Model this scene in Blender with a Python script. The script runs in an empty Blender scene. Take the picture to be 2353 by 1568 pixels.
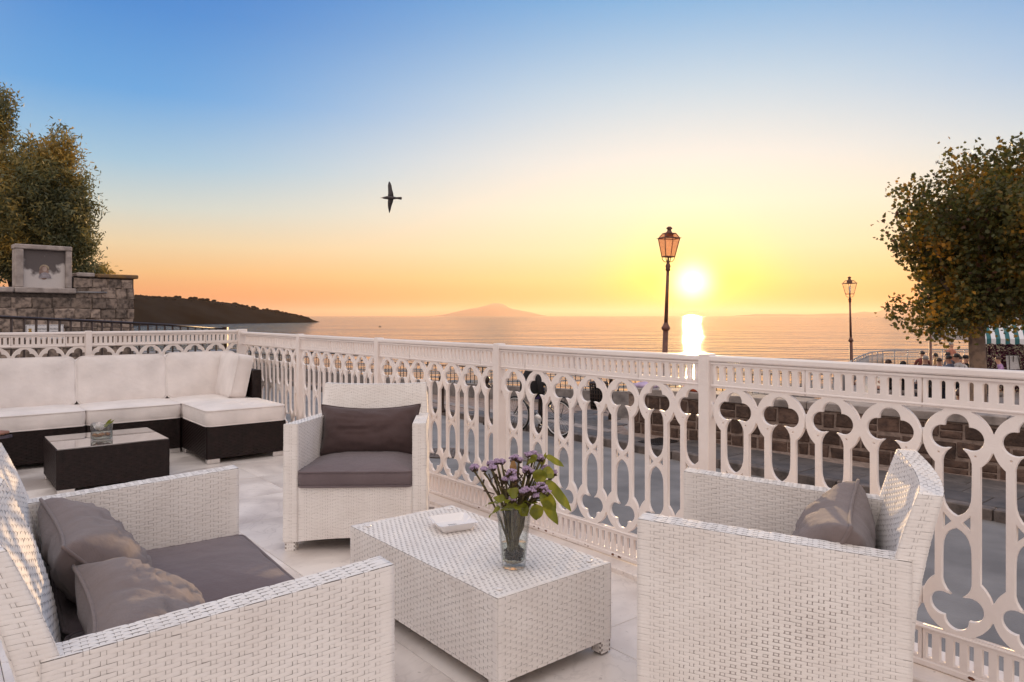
import bpy, math, random
import numpy as np
from mathutils import Vector, Matrix, noise
random.seed(7); rng = np.random.default_rng(7)
R = math.radians
scene = bpy.context.scene
COL = scene.collection

# ------------------------------------------------------------------ camera
CAMZ = 1.30
FPX = 1640.0 / 2353.0
cam_d = bpy.data.cameras.new('camera')
cam = bpy.data.objects.new('camera', cam_d); COL.objects.link(cam)
cam_d.sensor_width = 36.0; cam_d.lens = 36.0 * FPX
cam_d.shift_y = -58.0 / 2353.0
cam_d.clip_start = 0.05; cam_d.clip_end = 150000.0
cam.location = (0, 0, CAMZ); cam.rotation_euler = (R(90), 0, 0)
scene.camera = cam

# ------------------------------------------------------------------ sky, sun, exposure
SUN_AZ, SUN_EL = R(14.2), R(2.5)           # azimuth clockwise from +Y
SUN_DIR = Vector((math.sin(SUN_AZ) * math.cos(SUN_EL), math.cos(SUN_AZ) * math.cos(SUN_EL), math.sin(SUN_EL)))
world = bpy.data.worlds.new('World'); scene.world = world; world.use_nodes = True
wn, wl = world.node_tree.nodes, world.node_tree.links
wn.clear()
def srgb(r, g, b, k=1.0):
    f = lambda c: (c / 255 / 12.92) if c / 255 <= 0.04045 else ((c / 255 + 0.055) / 1.055) ** 2.4
    return (f(r) * k, f(g) * k, f(b) * k, 1)
def wmath(op, a, b=None, clamp=False):
    n = wn.new('ShaderNodeMath'); n.operation = op; n.use_clamp = clamp
    for i, v in enumerate((a, b)):
        if v is None: continue
        if isinstance(v, (int, float)): n.inputs[i].default_value = v
        else: wl.new(v, n.inputs[i])
    return n.outputs[0]
def wramp(fac, stops):
    n = wn.new('ShaderNodeValToRGB'); cr = n.color_ramp; cr.interpolation = 'LINEAR'
    while len(cr.elements) < len(stops): cr.elements.new(0.5)
    for e, (p, c) in zip(cr.elements, stops): e.position = p; e.color = c
    wl.new(fac, n.inputs[0]); return n.outputs[0]
def wmix(f, a, b):
    n = wn.new('ShaderNodeMix'); n.data_type = 'RGBA'; wl.new(f, n.inputs[0]); wl.new(a, n.inputs[6]); wl.new(b, n.inputs[7]); return n.outputs[2]
tc = wn.new('ShaderNodeTexCoord')
nrm = wn.new('ShaderNodeVectorMath'); nrm.operation = 'NORMALIZE'; wl.new(tc.outputs['Generated'], nrm.inputs[0])
sep = wn.new('ShaderNodeSeparateXYZ'); wl.new(nrm.outputs[0], sep.inputs[0])
dot = wn.new('ShaderNodeVectorMath'); dot.operation = 'DOT_PRODUCT'; wl.new(nrm.outputs[0], dot.inputs[0]); dot.inputs[1].default_value = SUN_DIR
gam = wmath('ARCCOSINE', wmath('MINIMUM', dot.outputs['Value'], 1.0))            # angle from the sun, radians
zz = wmath('MAXIMUM', sep.outputs[2], 0.0)
far = wramp(zz, [(0.0, srgb(236, 112, 60)), (0.022, srgb(241, 142, 80)), (0.055, srgb(242, 190, 128)), (0.09, srgb(235, 212, 172)),
                 (0.135, srgb(206, 215, 208)), (0.19, srgb(158, 198, 222)), (0.27, srgb(94, 165, 224)), (0.36, srgb(66, 140, 212)), (0.44, srgb(52, 124, 204)), (0.68, srgb(128, 165, 212)), (1.0, srgb(192, 198, 216))])
mid = wramp(zz, [(0.0, srgb(248, 120, 54)), (0.022, srgb(249, 153, 76)), (0.05, srgb(247, 200, 136)), (0.09, srgb(245, 222, 182)),
                  (0.15, srgb(245, 235, 214)), (0.21, srgb(231, 232, 227)), (0.30, srgb(196, 218, 230)), (0.41, srgb(130, 190, 230)), (0.68, srgb(128, 165, 212)), (1.0, srgb(192, 198, 216))])
hot = wramp(zz, [(0.0, srgb(255, 160, 40)), (0.022, srgb(255, 198, 52)), (0.05, srgb(255, 230, 88)), (0.09, srgb(253, 232, 158)), (0.15, srgb(248, 236, 208)), (0.22, srgb(234, 233, 224)), (0.41, srgb(130, 190, 230)), (1.0, srgb(192, 198, 216))])  # the highest stops of these ramps lie out of view, paled as fill
def wstep(a0, a1, v0, v1):
    n = wn.new('ShaderNodeMapRange'); n.interpolation_type = 'SMOOTHSTEP'; wl.new(gam, n.inputs[0])
    for i, q in enumerate((R(a0), R(a1), v0, v1)): n.inputs[i + 1].default_value = q
    return n.outputs[0]
front = wmix(wstep(1.0, 9.5, 1, 0), wmix(wstep(8, 44, 1, 0), far, mid), hot)
# unseen sky away from the sun, brightened to a pale rose fill light
back = wramp(zz, [(0.0, (0.68, 0.57, 0.51, 1)), (0.15, (0.90, 0.765, 0.71, 1)), (0.4, (1.15, 1.01, 0.95, 1)), (1.0, (1.28, 1.18, 1.15, 1))])
wb = wn.new('ShaderNodeMapRange'); wb.interpolation_type = 'SMOOTHSTEP'; wl.new(gam, wb.inputs[0])
wb.inputs[1].default_value = R(46); wb.inputs[2].default_value = R(98); wb.inputs[3].default_value = 0; wb.inputs[4].default_value = 1
sky_c = wmix(wb.outputs[0], front, back)
# the sun's own disc and aureole
core = wmath('MULTIPLY', wmath('EXPONENT', wmath('MULTIPLY', wmath('POWER', wmath('DIVIDE', gam, R(1.3)), 2.0), -1.0)), 2.8)
aur = wmath('MULTIPLY', wmath('EXPONENT', wmath('MULTIPLY', gam, -1.0 / R(1.9))), 1.0)
def wscale(col, f):
    n = wn.new('ShaderNodeVectorMath'); n.operation = 'SCALE'; n.inputs[0].default_value = col; wl.new(f, n.inputs['Scale']); return n.outputs[0]
def wadd(a, b):
    n = wn.new('ShaderNodeVectorMath'); n.operation = 'ADD'; wl.new(a, n.inputs[0]); wl.new(b, n.inputs[1]); return n.outputs[0]
sky_c = wadd(wadd(sky_c, wscale((1.0, 0.86, 0.52), core)), wscale((1.0, 0.72, 0.16), aur))
nish = wn.new('ShaderNodeTexSky'); nish.sky_type = 'NISHITA'; nish.sun_disc = False
nish.sun_elevation = SUN_EL; nish.sun_rotation = SUN_AZ; nish.air_density = 1.0; nish.dust_density = 1.5
bg1 = wn.new('ShaderNodeBackground'); bg1.inputs[1].default_value = 1.0; wl.new(sky_c, bg1.inputs[0])
bg2 = wn.new('ShaderNodeBackground'); bg2.inputs[1].default_value = 0.012; wl.new(nish.outputs[0], bg2.inputs[0])
addw = wn.new('ShaderNodeAddShader'); wl.new(bg1.outputs[0], addw.inputs[0]); wl.new(bg2.outputs[0], addw.inputs[1])
wout = wn.new('ShaderNodeOutputWorld'); wl.new(addw.outputs[0], wout.inputs[0])

sun_d = bpy.data.lights.new('sun', 'SUN'); sun_d.energy = 4.6; sun_d.angle = R(0.6); sun_d.color = (1.0, 0.66, 0.34)
sun = bpy.data.objects.new('sun', sun_d); COL.objects.link(sun)
sun.rotation_euler = (-SUN_DIR).to_track_quat('-Z', 'Y').to_euler()

scene.view_settings.view_transform = 'Standard'; scene.view_settings.look = 'None'
scene.view_settings.exposure = 0.0; scene.view_settings.gamma = 1.0; scene.view_settings.use_curve_mapping = False
cy = scene.cycles
cy.use_denoising = True; cy.max_bounces = 8; cy.diffuse_bounces = 4; cy.glossy_bounces = 4; cy.transmission_bounces = 8
cy.transparent_max_bounces = 12; cy.volume_bounces = 0; cy.caustics_reflective = False; cy.caustics_refractive = False
cy.sample_clamp_indirect = 6.0; cy.use_adaptive_sampling = False

# ------------------------------------------------------------------ frames
TH = math.atan2(0.634, 0.7734)            # the terrace is turned this far
D2 = Vector((math.cos(TH), math.sin(TH), 0)); D1 = Vector((-math.sin(TH), math.cos(TH), 0))
ORG = Vector((-0.05, 4.498, 0))
def F(u, v, z=0.0): return ORG + D2 * u + D1 * v + Vector((0, 0, z))
def px(x, y, depth):
    """point seen at full-frame (2353 x 1568) position, at a given distance in front of the camera"""
    return Vector(((x - 1176.5) * depth / 1640.0, depth, CAMZ - (y - 726.0) * depth / 1640.0))
def plaza_z(d):
    d = max(d, 13.0); return -0.88 - 0.62 * (1 - math.exp(-(d - 13) / 9)) - 0.012 * (d - 13)

# ------------------------------------------------------------------ object helpers
def tag(o, label=None, cat=None, group=None, kind=None):
    if label: o['label'] = label
    if cat: o['category'] = cat
    if group: o['group'] = group
    if kind: o['kind'] = kind
    return o
def empty(name, label, cat, loc=(0, 0, 0), rz=0.0, group=None):
    o = bpy.data.objects.new(name, None); COL.objects.link(o); o.location = loc; o.rotation_euler = (0, 0, rz); o.empty_display_size = 0.1
    return tag(o, label, cat, group)
def mk(name, me, mat=None, parent=None, loc=None, rot=None):
    o = bpy.data.objects.new(name, me); COL.objects.link(o)
    if mat is not None and not me.materials:
        for m in (mat if isinstance(mat, (list, tuple)) else [mat]): me.materials.append(m)
    if parent is not None: o.parent = parent
    if loc is not None: o.location = loc
    if rot is not None: o.rotation_euler = rot
    return o
def mesh(name, verts, faces, smooth=False):
    me = bpy.data.meshes.new(name)
    me.from_pydata(verts if isinstance(verts, list) else [tuple(v) for v in np.asarray(verts).tolist()], [], faces if isinstance(faces, list) else np.asarray(faces).tolist())
    if smooth: me.polygons.foreach_set('use_smooth', [True] * len(me.polygons))
    me.update(); return me
class MB:
    """collects shapes of ONE part into one mesh"""
    def __init__(s): s.v = []; s.f = []; s.sm = []
    def add(s, v, f, sm=False):
        n = len(s.v); s.v += [tuple(p) for p in v]; s.f += [tuple(i + n for i in q) for q in f]; s.sm += [sm] * len(f); return s
    def hexa(s, b, t):
        return s.add(list(b) + list(t), [(3, 2, 1, 0), (4, 5, 6, 7), (0, 1, 5, 4), (1, 2, 6, 5), (2, 3, 7, 6), (3, 0, 4, 7)])
    def box(s, x0, x1, y0, y1, z0, z1):
        return s.hexa([(x0, y0, z0), (x1, y0, z0), (x1, y1, z0), (x0, y1, z0)], [(x0, y0, z1), (x1, y0, z1), (x1, y1, z1), (x0, y1, z1)])
    def bbox(s, x0, x1, y0, y1, z0, z1, e=0.005):
        """box with chamfered edges"""
        v = []; 
        for (z, i) in ((z0, e), (z0 + e, 0), (z1 - e, 0), (z1, e)):
            a0, a1, b0, b1 = x0 + i, x1 - i, y0 + i, y1 - i
            c = e if i == 0 else e * 0.4
            v += [(a0 + c, b0, z), (a1 - c, b0, z), (a1, b0 + c, z), (a1, b1 - c, z), (a1 - c, b1, z), (a0 + c, b1, z), (a0, b1 - c, z), (a0, b0 + c, z)]
        f = [tuple(range(7, -1, -1)), tuple(range(24, 32))]
        for k in range(3):
            for j in range(8): f.append((k * 8 + j, k * 8 + (j + 1) % 8, k * 8 + 8 + (j + 1) % 8, k * 8 + 8 + j))
        return s.add(v, f)
    def tube(s, pts, rad, n=8, closed=False, sm=True, cap=True):
        pts = [Vector(p) for p in pts]; m = len(pts)
        if not hasattr(rad, '__len__'): rad = [rad] * m
        v = []; prev = None
        for i, p in enumerate(pts):
            if closed: t = pts[(i + 1) % m] - pts[i - 1]
            else: t = pts[min(i + 1, m - 1)] - pts[max(i - 1, 0)]
            t = t.normalized() if t.length > 1e-9 else Vector((0, 0, 1))
            if prev is None:
                a = Vector((0, 0, 1)) if abs(t.z) < 0.9 else Vector((1, 0, 0))
                nx = (a - t * a.dot(t)).normalized()
            else:
                nx = (prev - t * prev.dot(t)); nx = nx.normalized() if nx.length > 1e-6 else prev
            prev = nx; ny = t.cross(nx)
            for k in range(n):
                an = 2 * math.pi * k / n
                v.append(p + (nx * math.cos(an) + ny * math.sin(an)) * rad[i])
        f = []
        for i in range(m if closed else m - 1):
            j = (i + 1) % m
            for k in range(n): f.append((i * n + k, i * n + (k + 1) % n, j * n + (k + 1) % n, j * n + k))
        if cap and not closed: f += [tuple(range(n - 1, -1, -1)), tuple((m - 1) * n + k for k in range(n))]
        return s.add(v, f, sm)
    def lathe(s, prof, n=16, c=(0, 0, 0), sm=True, sx=1.0, sy=1.0, ph=0.0):
        v = []; f = []
        for r, z in prof:
            for k in range(n):
                a = 2 * math.pi * k / n + ph; v.append((c[0] + r * math.cos(a) * sx, c[1] + r * math.sin(a) * sy, c[2] + z))
        for i in range(len(prof) - 1):
            for k in range(n): f.append((i * n + k, i * n + (k + 1) % n, (i + 1) * n + (k + 1) % n, (i + 1) * n + k))
        if prof[0][0] > 1e-6: f.append(tuple(range(n - 1, -1, -1)))
        if prof[-1][0] > 1e-6: f.append(tuple((len(prof) - 1) * n + k for k in range(n)))
        return s.add(v, f, sm)
    def ball(s, c, r, n=10, m=7, sq=(1, 1, 1)):
        prof = [(max(math.sin(math.pi * i / m), 1e-7) * r, -math.cos(math.pi * i / m) * r * sq[2]) for i in range(m + 1)]
        return s.lathe(prof, n, c, True, sq[0], sq[1])
    def mesh(s, name):
        me = bpy.data.meshes.new(name); me.from_pydata([tuple(p) for p in s.v], [], s.f)
        me.polygons.foreach_set('use_smooth', s.sm); me.update(); return me
    def build(s, name, mat, parent=None, loc=None, rot=None): return mk(name, s.mesh(name), mat, parent, loc, rot)
def copy_tree(o, parent=None):
    c = o.copy(); COL.objects.link(c); c.parent = parent
    for ch in list(o.children): copy_tree(ch, c)
    return c

# ------------------------------------------------------------------ materials
MATS = {}
def nodes_of(name):
    m = bpy.data.materials.new(name); m.use_nodes = True; MATS[name] = m
    n, l = m.node_tree.nodes, m.node_tree.links
    return m, n, l, n['Principled BSDF']
def surf(name, col, rough=0.5, var=0.12, scale=6.0, bump=0.0, bscale=60.0, spec=0.5, metal=0.0, col2=None, thr=None, coord='Object', detail=4.0, rnd=0.0, trans=None, sheen=0.0, stretch=None):
    m, n, l, b = nodes_of(name)
    c = n.new('ShaderNodeTexCoord'); src = c.outputs[coord]
    if rnd:
        oi = n.new('ShaderNodeObjectInfo'); ad = n.new('ShaderNodeVectorMath'); ad.operation = 'ADD'; sc_ = n.new('ShaderNodeVectorMath'); sc_.operation = 'SCALE'
        cx = n.new('ShaderNodeCombineXYZ'); l.new(oi.outputs['Random'], cx.inputs[0]); l.new(oi.outputs['Random'], cx.inputs[1]); l.new(oi.outputs['Random'], cx.inputs[2])
        l.new(cx.outputs[0], sc_.inputs[0]); sc_.inputs['Scale'].default_value = 37.0
        l.new(src, ad.inputs[0]); l.new(sc_.outputs[0], ad.inputs[1]); src = ad.outputs[0]
    if stretch:
        mp = n.new('ShaderNodeMapping'); l.new(src, mp.inputs[0]); mp.inputs['Scale'].default_value = stretch; src = mp.outputs[0]
    t = n.new('ShaderNodeTexNoise'); t.inputs['Scale'].default_value = scale; t.inputs['Detail'].default_value = detail; l.new(src, t.inputs[0])
    r = n.new('ShaderNodeValToRGB'); l.new(t.outputs[0], r.inputs[0])
    c2 = col2 or tuple(x * (1 - 2 * var) for x in col); c1 = col if col2 else tuple(min(1, x * (1 + var)) for x in col)
    lo, hi = thr or (0.3, 0.7)
    r.color_ramp.elements[0].position = lo; r.color_ramp.elements[1].position = hi
    r.color_ramp.elements[0].color = (*c2, 1); r.color_ramp.elements[1].color = (*c1, 1)
    outc = r.outputs[0]
    if rnd:
        hv = n.new('ShaderNodeHueSaturation'); mr = n.new('ShaderNodeMapRange'); l.new(oi.outputs['Random'], mr.inputs[0])
        mr.inputs[3].default_value = 1 - rnd; mr.inputs[4].default_value = 1 + rnd; l.new(mr.outputs[0], hv.inputs['Value']); l.new(outc, hv.inputs['Color']); outc = hv.outputs[0]
    l.new(outc, b.inputs['Base Color'])
    b.inputs['Roughness'].default_value = rough; b.inputs['Specular IOR Level'].default_value = spec; b.inputs['Metallic'].default_value = metal
    if sheen: b.inputs['Sheen Weight'].default_value = sheen
    if bump:
        t2 = n.new('ShaderNodeTexNoise'); t2.inputs['Scale'].default_value = bscale; t2.inputs['Detail'].default_value = 5; l.new(src, t2.inputs[0])
        bp = n.new('ShaderNodeBump'); bp.inputs['Strength'].default_value = bump; bp.inputs['Distance'].default_value = 0.02; l.new(t2.outputs[0], bp.inputs['Height']); l.new(bp.outputs[0], b.inputs['Normal'])
    return m
surf('wicker_white', (0.83, 0.79, 0.76), 0.62, 0.06, 7.0, spec=0.28, col2=(0.74, 0.69, 0.655), thr=(0.2, 0.62), detail=7)
surf('wicker_gap_shade', (0.36, 0.32, 0.30), 0.8, 0.1, 9.0, spec=0.2)  # dark tone stands in for shade inside the gaps of the weave
surf('wicker_dark', (0.014, 0.007, 0.0065), 0.45, 0.25, 25.0, spec=0.28)
def fabric(name, col, var=0.06, sheen=0.2, weave=420.0, bs=0.25):
    m = surf(name, col, 0.88, var, 5.0, spec=0.2, sheen=sheen); n, l = m.node_tree.nodes, m.node_tree.links; b = n['Principled BSDF']
    c = n.new('ShaderNodeTexCoord')
    hs = []
    for ax in ('X', 'Z', 'Y'):
        w = n.new('ShaderNodeTexWave'); w.bands_direction = ax; w.inputs['Scale'].default_value = weave / 3; w.inputs['Distortion'].default_value = 2.0; w.inputs['Detail'].default_value = 1; l.new(c.outputs['Object'], w.inputs[0]); hs.append(w.outputs['Fac'])
    a = n.new('ShaderNodeMath'); l.new(hs[0], a.inputs[0]); l.new(hs[1], a.inputs[1])
    a2 = n.new('ShaderNodeMath'); l.new(a.outputs[0], a2.inputs[0]); l.new(hs[2], a2.inputs[1])
    bp = n.new('ShaderNodeBump'); bp.inputs['Strength'].default_value = bs; bp.inputs['Distance'].default_value = 0.002; l.new(a2.outputs[0], bp.inputs['Height'])
    nz = n.new('ShaderNodeTexNoise'); nz.inputs['Scale'].default_value = 14; nz.inputs['Detail'].default_value = 3; l.new(c.outputs['Object'], nz.inputs[0])
    b2 = n.new('ShaderNodeBump'); b2.inputs['Strength'].default_value = 0.35; b2.inputs['Distance'].default_value = 0.02; l.new(nz.outputs[0], b2.inputs['Height']); l.new(bp.outputs[0], b2.inputs['Normal'])
    l.new(b2.outputs[0], b.inputs['Normal']); return m
fabric('fabric_cream', (0.79, 0.735, 0.71)); fabric('fabric_mauve', (0.160, 0.125, 0.134)); fabric('fabric_backlit', (0.085, 0.055, 0.054)); fabric('fabric_taupe', (0.205, 0.163, 0.157))  # brown one is the cushion fabric with backlit shade in its colour
surf('rail_paint', (0.82, 0.76, 0.735), 0.42, 0.04, 2.5, bump=0.14, bscale=30, col2=(0.73, 0.655, 0.62), thr=(0.25, 0.6), detail=8)
surf('rust', (0.16, 0.06, 0.03), 0.9, 0.3, 60)
surf('iron_dark', (0.022, 0.018, 0.018), 0.45, 0.2, 12, bump=0.1, bscale=90)
surf('iron_brown', (0.045, 0.026, 0.020), 0.40, 0.3, 14, metal=0.3)
surf('lamp_paint', (0.14, 0.055, 0.036), 0.5, 0.25, 9, bump=0.1, bscale=70)
surf('steel_grey', (0.32, 0.31, 0.32), 0.4, 0.1, 9, metal=0.5)
surf('chrome', (0.72, 0.70, 0.69), 0.28, 0.05, 20, metal=0.85)
surf('asphalt', (0.27, 0.255, 0.25), 0.72, 0.25, 1.6, bump=0.45, bscale=60, col2=(0.155, 0.145, 0.142), detail=8)
surf('paver', (0.135, 0.115, 0.108), 0.62, 0.2, 5.0, bump=0.35, bscale=35, rnd=0.18, col2=(0.07, 0.062, 0.060))
surf('kerb_stone', (0.13, 0.105, 0.095), 0.7, 0.25, 7, bump=0.5, bscale=25, rnd=0.2)
surf('wall_stone', (0.13, 0.080, 0.060), 0.9, 0.3, 9, bump=0.9, bscale=22, rnd=0.35, col2=(0.055, 0.034, 0.028))
surf('mortar', (0.30, 0.225, 0.19), 0.95, 0.2, 12, bump=0.5, bscale=40)
surf('coping', (0.30, 0.255, 0.235), 0.75, 0.2, 6, bump=0.4, bscale=30, rnd=0.1)
surf('tuff_stone', (0.30, 0.235, 0.195), 0.95, 0.3, 9, bump=1.0, bscale=16, rnd=0.35, col2=(0.10, 0.078, 0.068), thr=(0.36, 0.58), detail=9)
surf('tuff_mortar', (0.085, 0.068, 0.06), 0.95, 0.3, 10, bump=0.8, bscale=30)
surf('shrine_stone', (0.46, 0.40, 0.37), 0.9, 0.2, 6, bump=0.6, bscale=18, col2=(0.26, 0.22, 0.205))
surf('plaster_old', (0.58, 0.54, 0.53), 0.95, 0.2, 3.2, bump=0.3, bscale=12, col2=(0.125, 0.108, 0.108), thr=(0.44, 0.57), detail=8)
def _stain():
    # soot-dark upper half, flaked pale lower half, ragged border between
    m = MATS['plaster_old']; n, l = m.node_tree.nodes, m.node_tree.links; t = [q for q in n if q.type == 'TEX_NOISE'][0]; r = [q for q in n if q.type == 'VALTORGB'][0]
    c = n.new('ShaderNodeTexCoord'); s = n.new('ShaderNodeSeparateXYZ'); l.new(c.outputs['Object'], s.inputs[0])
    a = n.new('ShaderNodeMath'); a.operation = 'MULTIPLY_ADD'; l.new(s.outputs[2], a.inputs[0]); a.inputs[1].default_value = -0.75; a.inputs[2].default_value = 0.36
    b = n.new('ShaderNodeMath'); b.operation = 'ADD'; l.new(a.outputs[0], b.inputs[0]); l.new(t.outputs[0], b.inputs[1]); l.new(b.outputs[0], r.inputs[0])
_stain()
surf('lichen_cap', (0.26, 0.15, 0.05), 0.95, 0.3, 8, bump=0.6, bscale=30, col2=(0.15, 0.10, 0.07))
surf('flagstone', (0.50, 0.45, 0.43), 0.2, 0.12, 1.3, bump=0.12, bscale=9, col2=(0.38, 0.335, 0.32), stretch=(1, 4, 1))
surf('brick_paving', (0.30, 0.17, 0.13), 0.5, 0.2, 7, bump=0.4, bscale=20)
surf('concrete', (0.22, 0.20, 0.195), 0.85, 0.2, 6, bump=0.4, bscale=30)
surf('cliff_rock', (0.16, 0.13, 0.11), 0.95, 0.3, 0.5, bump=1.0, bscale=2)
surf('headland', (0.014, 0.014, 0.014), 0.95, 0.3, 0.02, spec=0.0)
surf('far_hill', (0.40, 0.25, 0.19), 0.95, 0.15, 0.001, spec=0.0)  # paled and warmed so part of the haze sits in the colour
surf('white_ceramic', (0.84, 0.81, 0.80), 0.18, 0.02, 10)
surf('white_cloth', (0.80, 0.77, 0.77), 0.85, 0.05, 14)
surf('tile_white', (0.74, 0.73, 0.74), 0.2, 0.05, 18)
surf('tile_blue', (0.035, 0.05, 0.16), 0.25, 0.3, 60)
surf('ink', (0.10, 0.10, 0.14), 0.5, 0.1, 30)
surf('ochre', (0.42, 0.25, 0.06), 0.5, 0.2, 40)
surf('skin', (0.50, 0.27, 0.19), 0.55, 0.1, 14)
surf('skin_tan', (0.34, 0.165, 0.11), 0.5, 0.1, 14)
surf('hair_dark', (0.018, 0.012, 0.010), 0.5, 0.3, 60); surf('hair_grey', (0.36, 0.34, 0.33), 0.6, 0.3, 60); surf('hair_blond', (0.45, 0.26, 0.11), 0.5, 0.3, 60); surf('hair_brown', (0.07, 0.03, 0.018), 0.5, 0.3, 60)
for nm, c in dict(cloth_black=(0.014, 0.012, 0.014), cloth_red=(0.17, 0.045, 0.04), cloth_grey=(0.09, 0.085, 0.09), cloth_purple=(0.085, 0.045, 0.17), cloth_salmon=(0.46, 0.20, 0.15),
                  cloth_blue=(0.17, 0.20, 0.29), cloth_slate=(0.13, 0.13, 0.17), cloth_white=(0.55, 0.52, 0.52), cloth_jeans=(0.04, 0.05, 0.09), cloth_lilac=(0.50, 0.40, 0.58), cloth_flower=(0.42, 0.25, 0.45), plain_orange=(0.50, 0.10, 0.04)).items():
    surf(nm, c, 0.9, 0.15, 9)
surf('rubber', (0.012, 0.011, 0.011), 0.7, 0.2, 30)
surf('bike_paint', (0.02, 0.02, 0.024), 0.3, 0.1, 20)
surf('wood_bark', (0.26, 0.18, 0.13), 0.85, 0.3, 4, bump=0.5, bscale=14, col2=(0.16, 0.11, 0.085), thr=(0.42, 0.56))
surf('bark_dark', (0.07, 0.05, 0.04), 0.95, 0.3, 9, bump=0.9, bscale=25)
surf('stem_green', (0.095, 0.072, 0.018), 0.6, 0.3, 40, bump=0.3, bscale=120)
surf('stick_tan', (0.36, 0.20, 0.075), 0.6, 0.2, 30)
surf('flower_lilac', (0.44, 0.31, 0.47), 0.9, 0.25, 90, sheen=0.4)
surf('flower_calyx', (0.075, 0.045, 0.025), 0.8, 0.3, 90)
surf('pebble_dark', (0.020, 0.008, 0.008), 0.35, 0.3, 70)
surf('pebble_tan', (0.45, 0.21, 0.10), 0.5, 0.3, 45)
surf('petal_white', (0.84, 0.80, 0.79), 0.6, 0.03, 40)
surf('sandal', (0.075, 0.060, 0.085), 0.6, 0.2, 30)
surf('bougainvillea', (0.10, 0.012, 0.040), 0.7, 0.4, 30)
surf('bird_feather', (0.075, 0.065, 0.068), 0.8, 0.3, 30)
surf('awning_grey', (0.38, 0.34, 0.33), 0.85, 0.1, 9)
surf('cream_wall', (0.62, 0.53, 0.40), 0.85, 0.08, 2)
surf('menu_white', (0.72, 0.70, 0.72), 0.5, 0.05, 12)
def leafmat(name, stops, trans=0.35, rough=0.45):
    m, n, l, b = nodes_of(name)
    g = n.new('ShaderNodeNewGeometry'); r = n.new('ShaderNodeValToRGB'); c0 = n.new('ShaderNodeTexCoord'); t0 = n.new('ShaderNodeTexNoise'); t0.inputs['Scale'].default_value = 0.8; t0.inputs['Detail'].default_value = 2; l.new(c0.outputs['Object'], t0.inputs[0])
    m0 = n.new('ShaderNodeMath'); m0.operation = 'MULTIPLY_ADD'; l.new(t0.outputs[0], m0.inputs[0]); m0.inputs[1].default_value = 1.9; m0.inputs[2].default_value = -0.72
    m1 = n.new('ShaderNodeMath'); m1.operation = 'MULTIPLY_ADD'; l.new(g.outputs['Random Per Island'], m1.inputs[0]); m1.inputs[1].default_value = 0.55; l.new(m0.outputs[0], m1.inputs[2]); m1.use_clamp = True; l.new(m1.outputs[0], r.inputs[0])
    while len(r.color_ramp.elements) < len(stops): r.color_ramp.elements.new(0.5)
    for e, (p, c) in zip(r.color_ramp.elements, stops): e.position = p; e.color = (*c, 1)
    c = n.new('ShaderNodeTexCoord'); t = n.new('ShaderNodeTexNoise'); t.inputs['Scale'].default_value = 0.9; l.new(c.outputs['Object'], t.inputs[0])
    hv = n.new('ShaderNodeHueSaturation'); mr = n.new('ShaderNodeMapRange'); l.new(t.outputs[0], mr.inputs[0]); mr.inputs[3].default_value = 0.6; mr.inputs[4].default_value = 1.4
    l.new(mr.outputs[0], hv.inputs['Value']); l.new(r.outputs[0], hv.inputs['Color'])
    l.new(hv.outputs[0], b.inputs['Base Color']); b.inputs['Roughness'].default_value = rough
    tr = n.new('ShaderNodeBsdfTranslucent'); l.new(hv.outputs[0], tr.inputs[0])
    mx = n.new('ShaderNodeMixShader'); mx.inputs[0].default_value = trans; l.new(b.outputs[0], mx.inputs[1]); l.new(tr.outputs[0], mx.inputs[2])
    l.new(mx.outputs[0], n['Material Output'].inputs[0]); return m
leafmat('leaf_plane', [(0.0, (0.10, 0.040, 0.018)), (0.2, (0.065, 0.072, 0.020)), (0.55, (0.125, 0.12, 0.028)), (0.8, (0.30, 0.17, 0.022)), (1.0, (0.55, 0.25, 0.02))], 0.52)
leafmat('leaf_laurel', [(0.0, (0.075, 0.088, 0.045)), (0.4, (0.16, 0.17, 0.085)), (0.7, (0.32, 0.25, 0.08)), (1.0, (0.52, 0.33, 0.07))], 0.45)
leafmat('leaf_bouquet', [(0.0, (0.09, 0.14, 0.02)), (0.5, (0.19, 0.21, 0.02)), (1.0, (0.45, 0.38, 0.03))], 0.45, 0.35)
leafmat('leaf_bougain', [(0.0, (0.035, 0.008, 0.016)), (0.5, (0.085, 0.012, 0.04)), (1.0, (0.16, 0.02, 0.08))], 0.3)
def glassmat(name, col=(1, 1, 1), rough=0.0, ior=1.45):
    m, n, l, b = nodes_of(name); b.inputs['Base Color'].default_value = (*col, 1); b.inputs['Transmission Weight'].default_value = 1; b.inputs['Roughness'].default_value = rough; b.inputs['IOR'].default_value = ior
    return m
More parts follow.
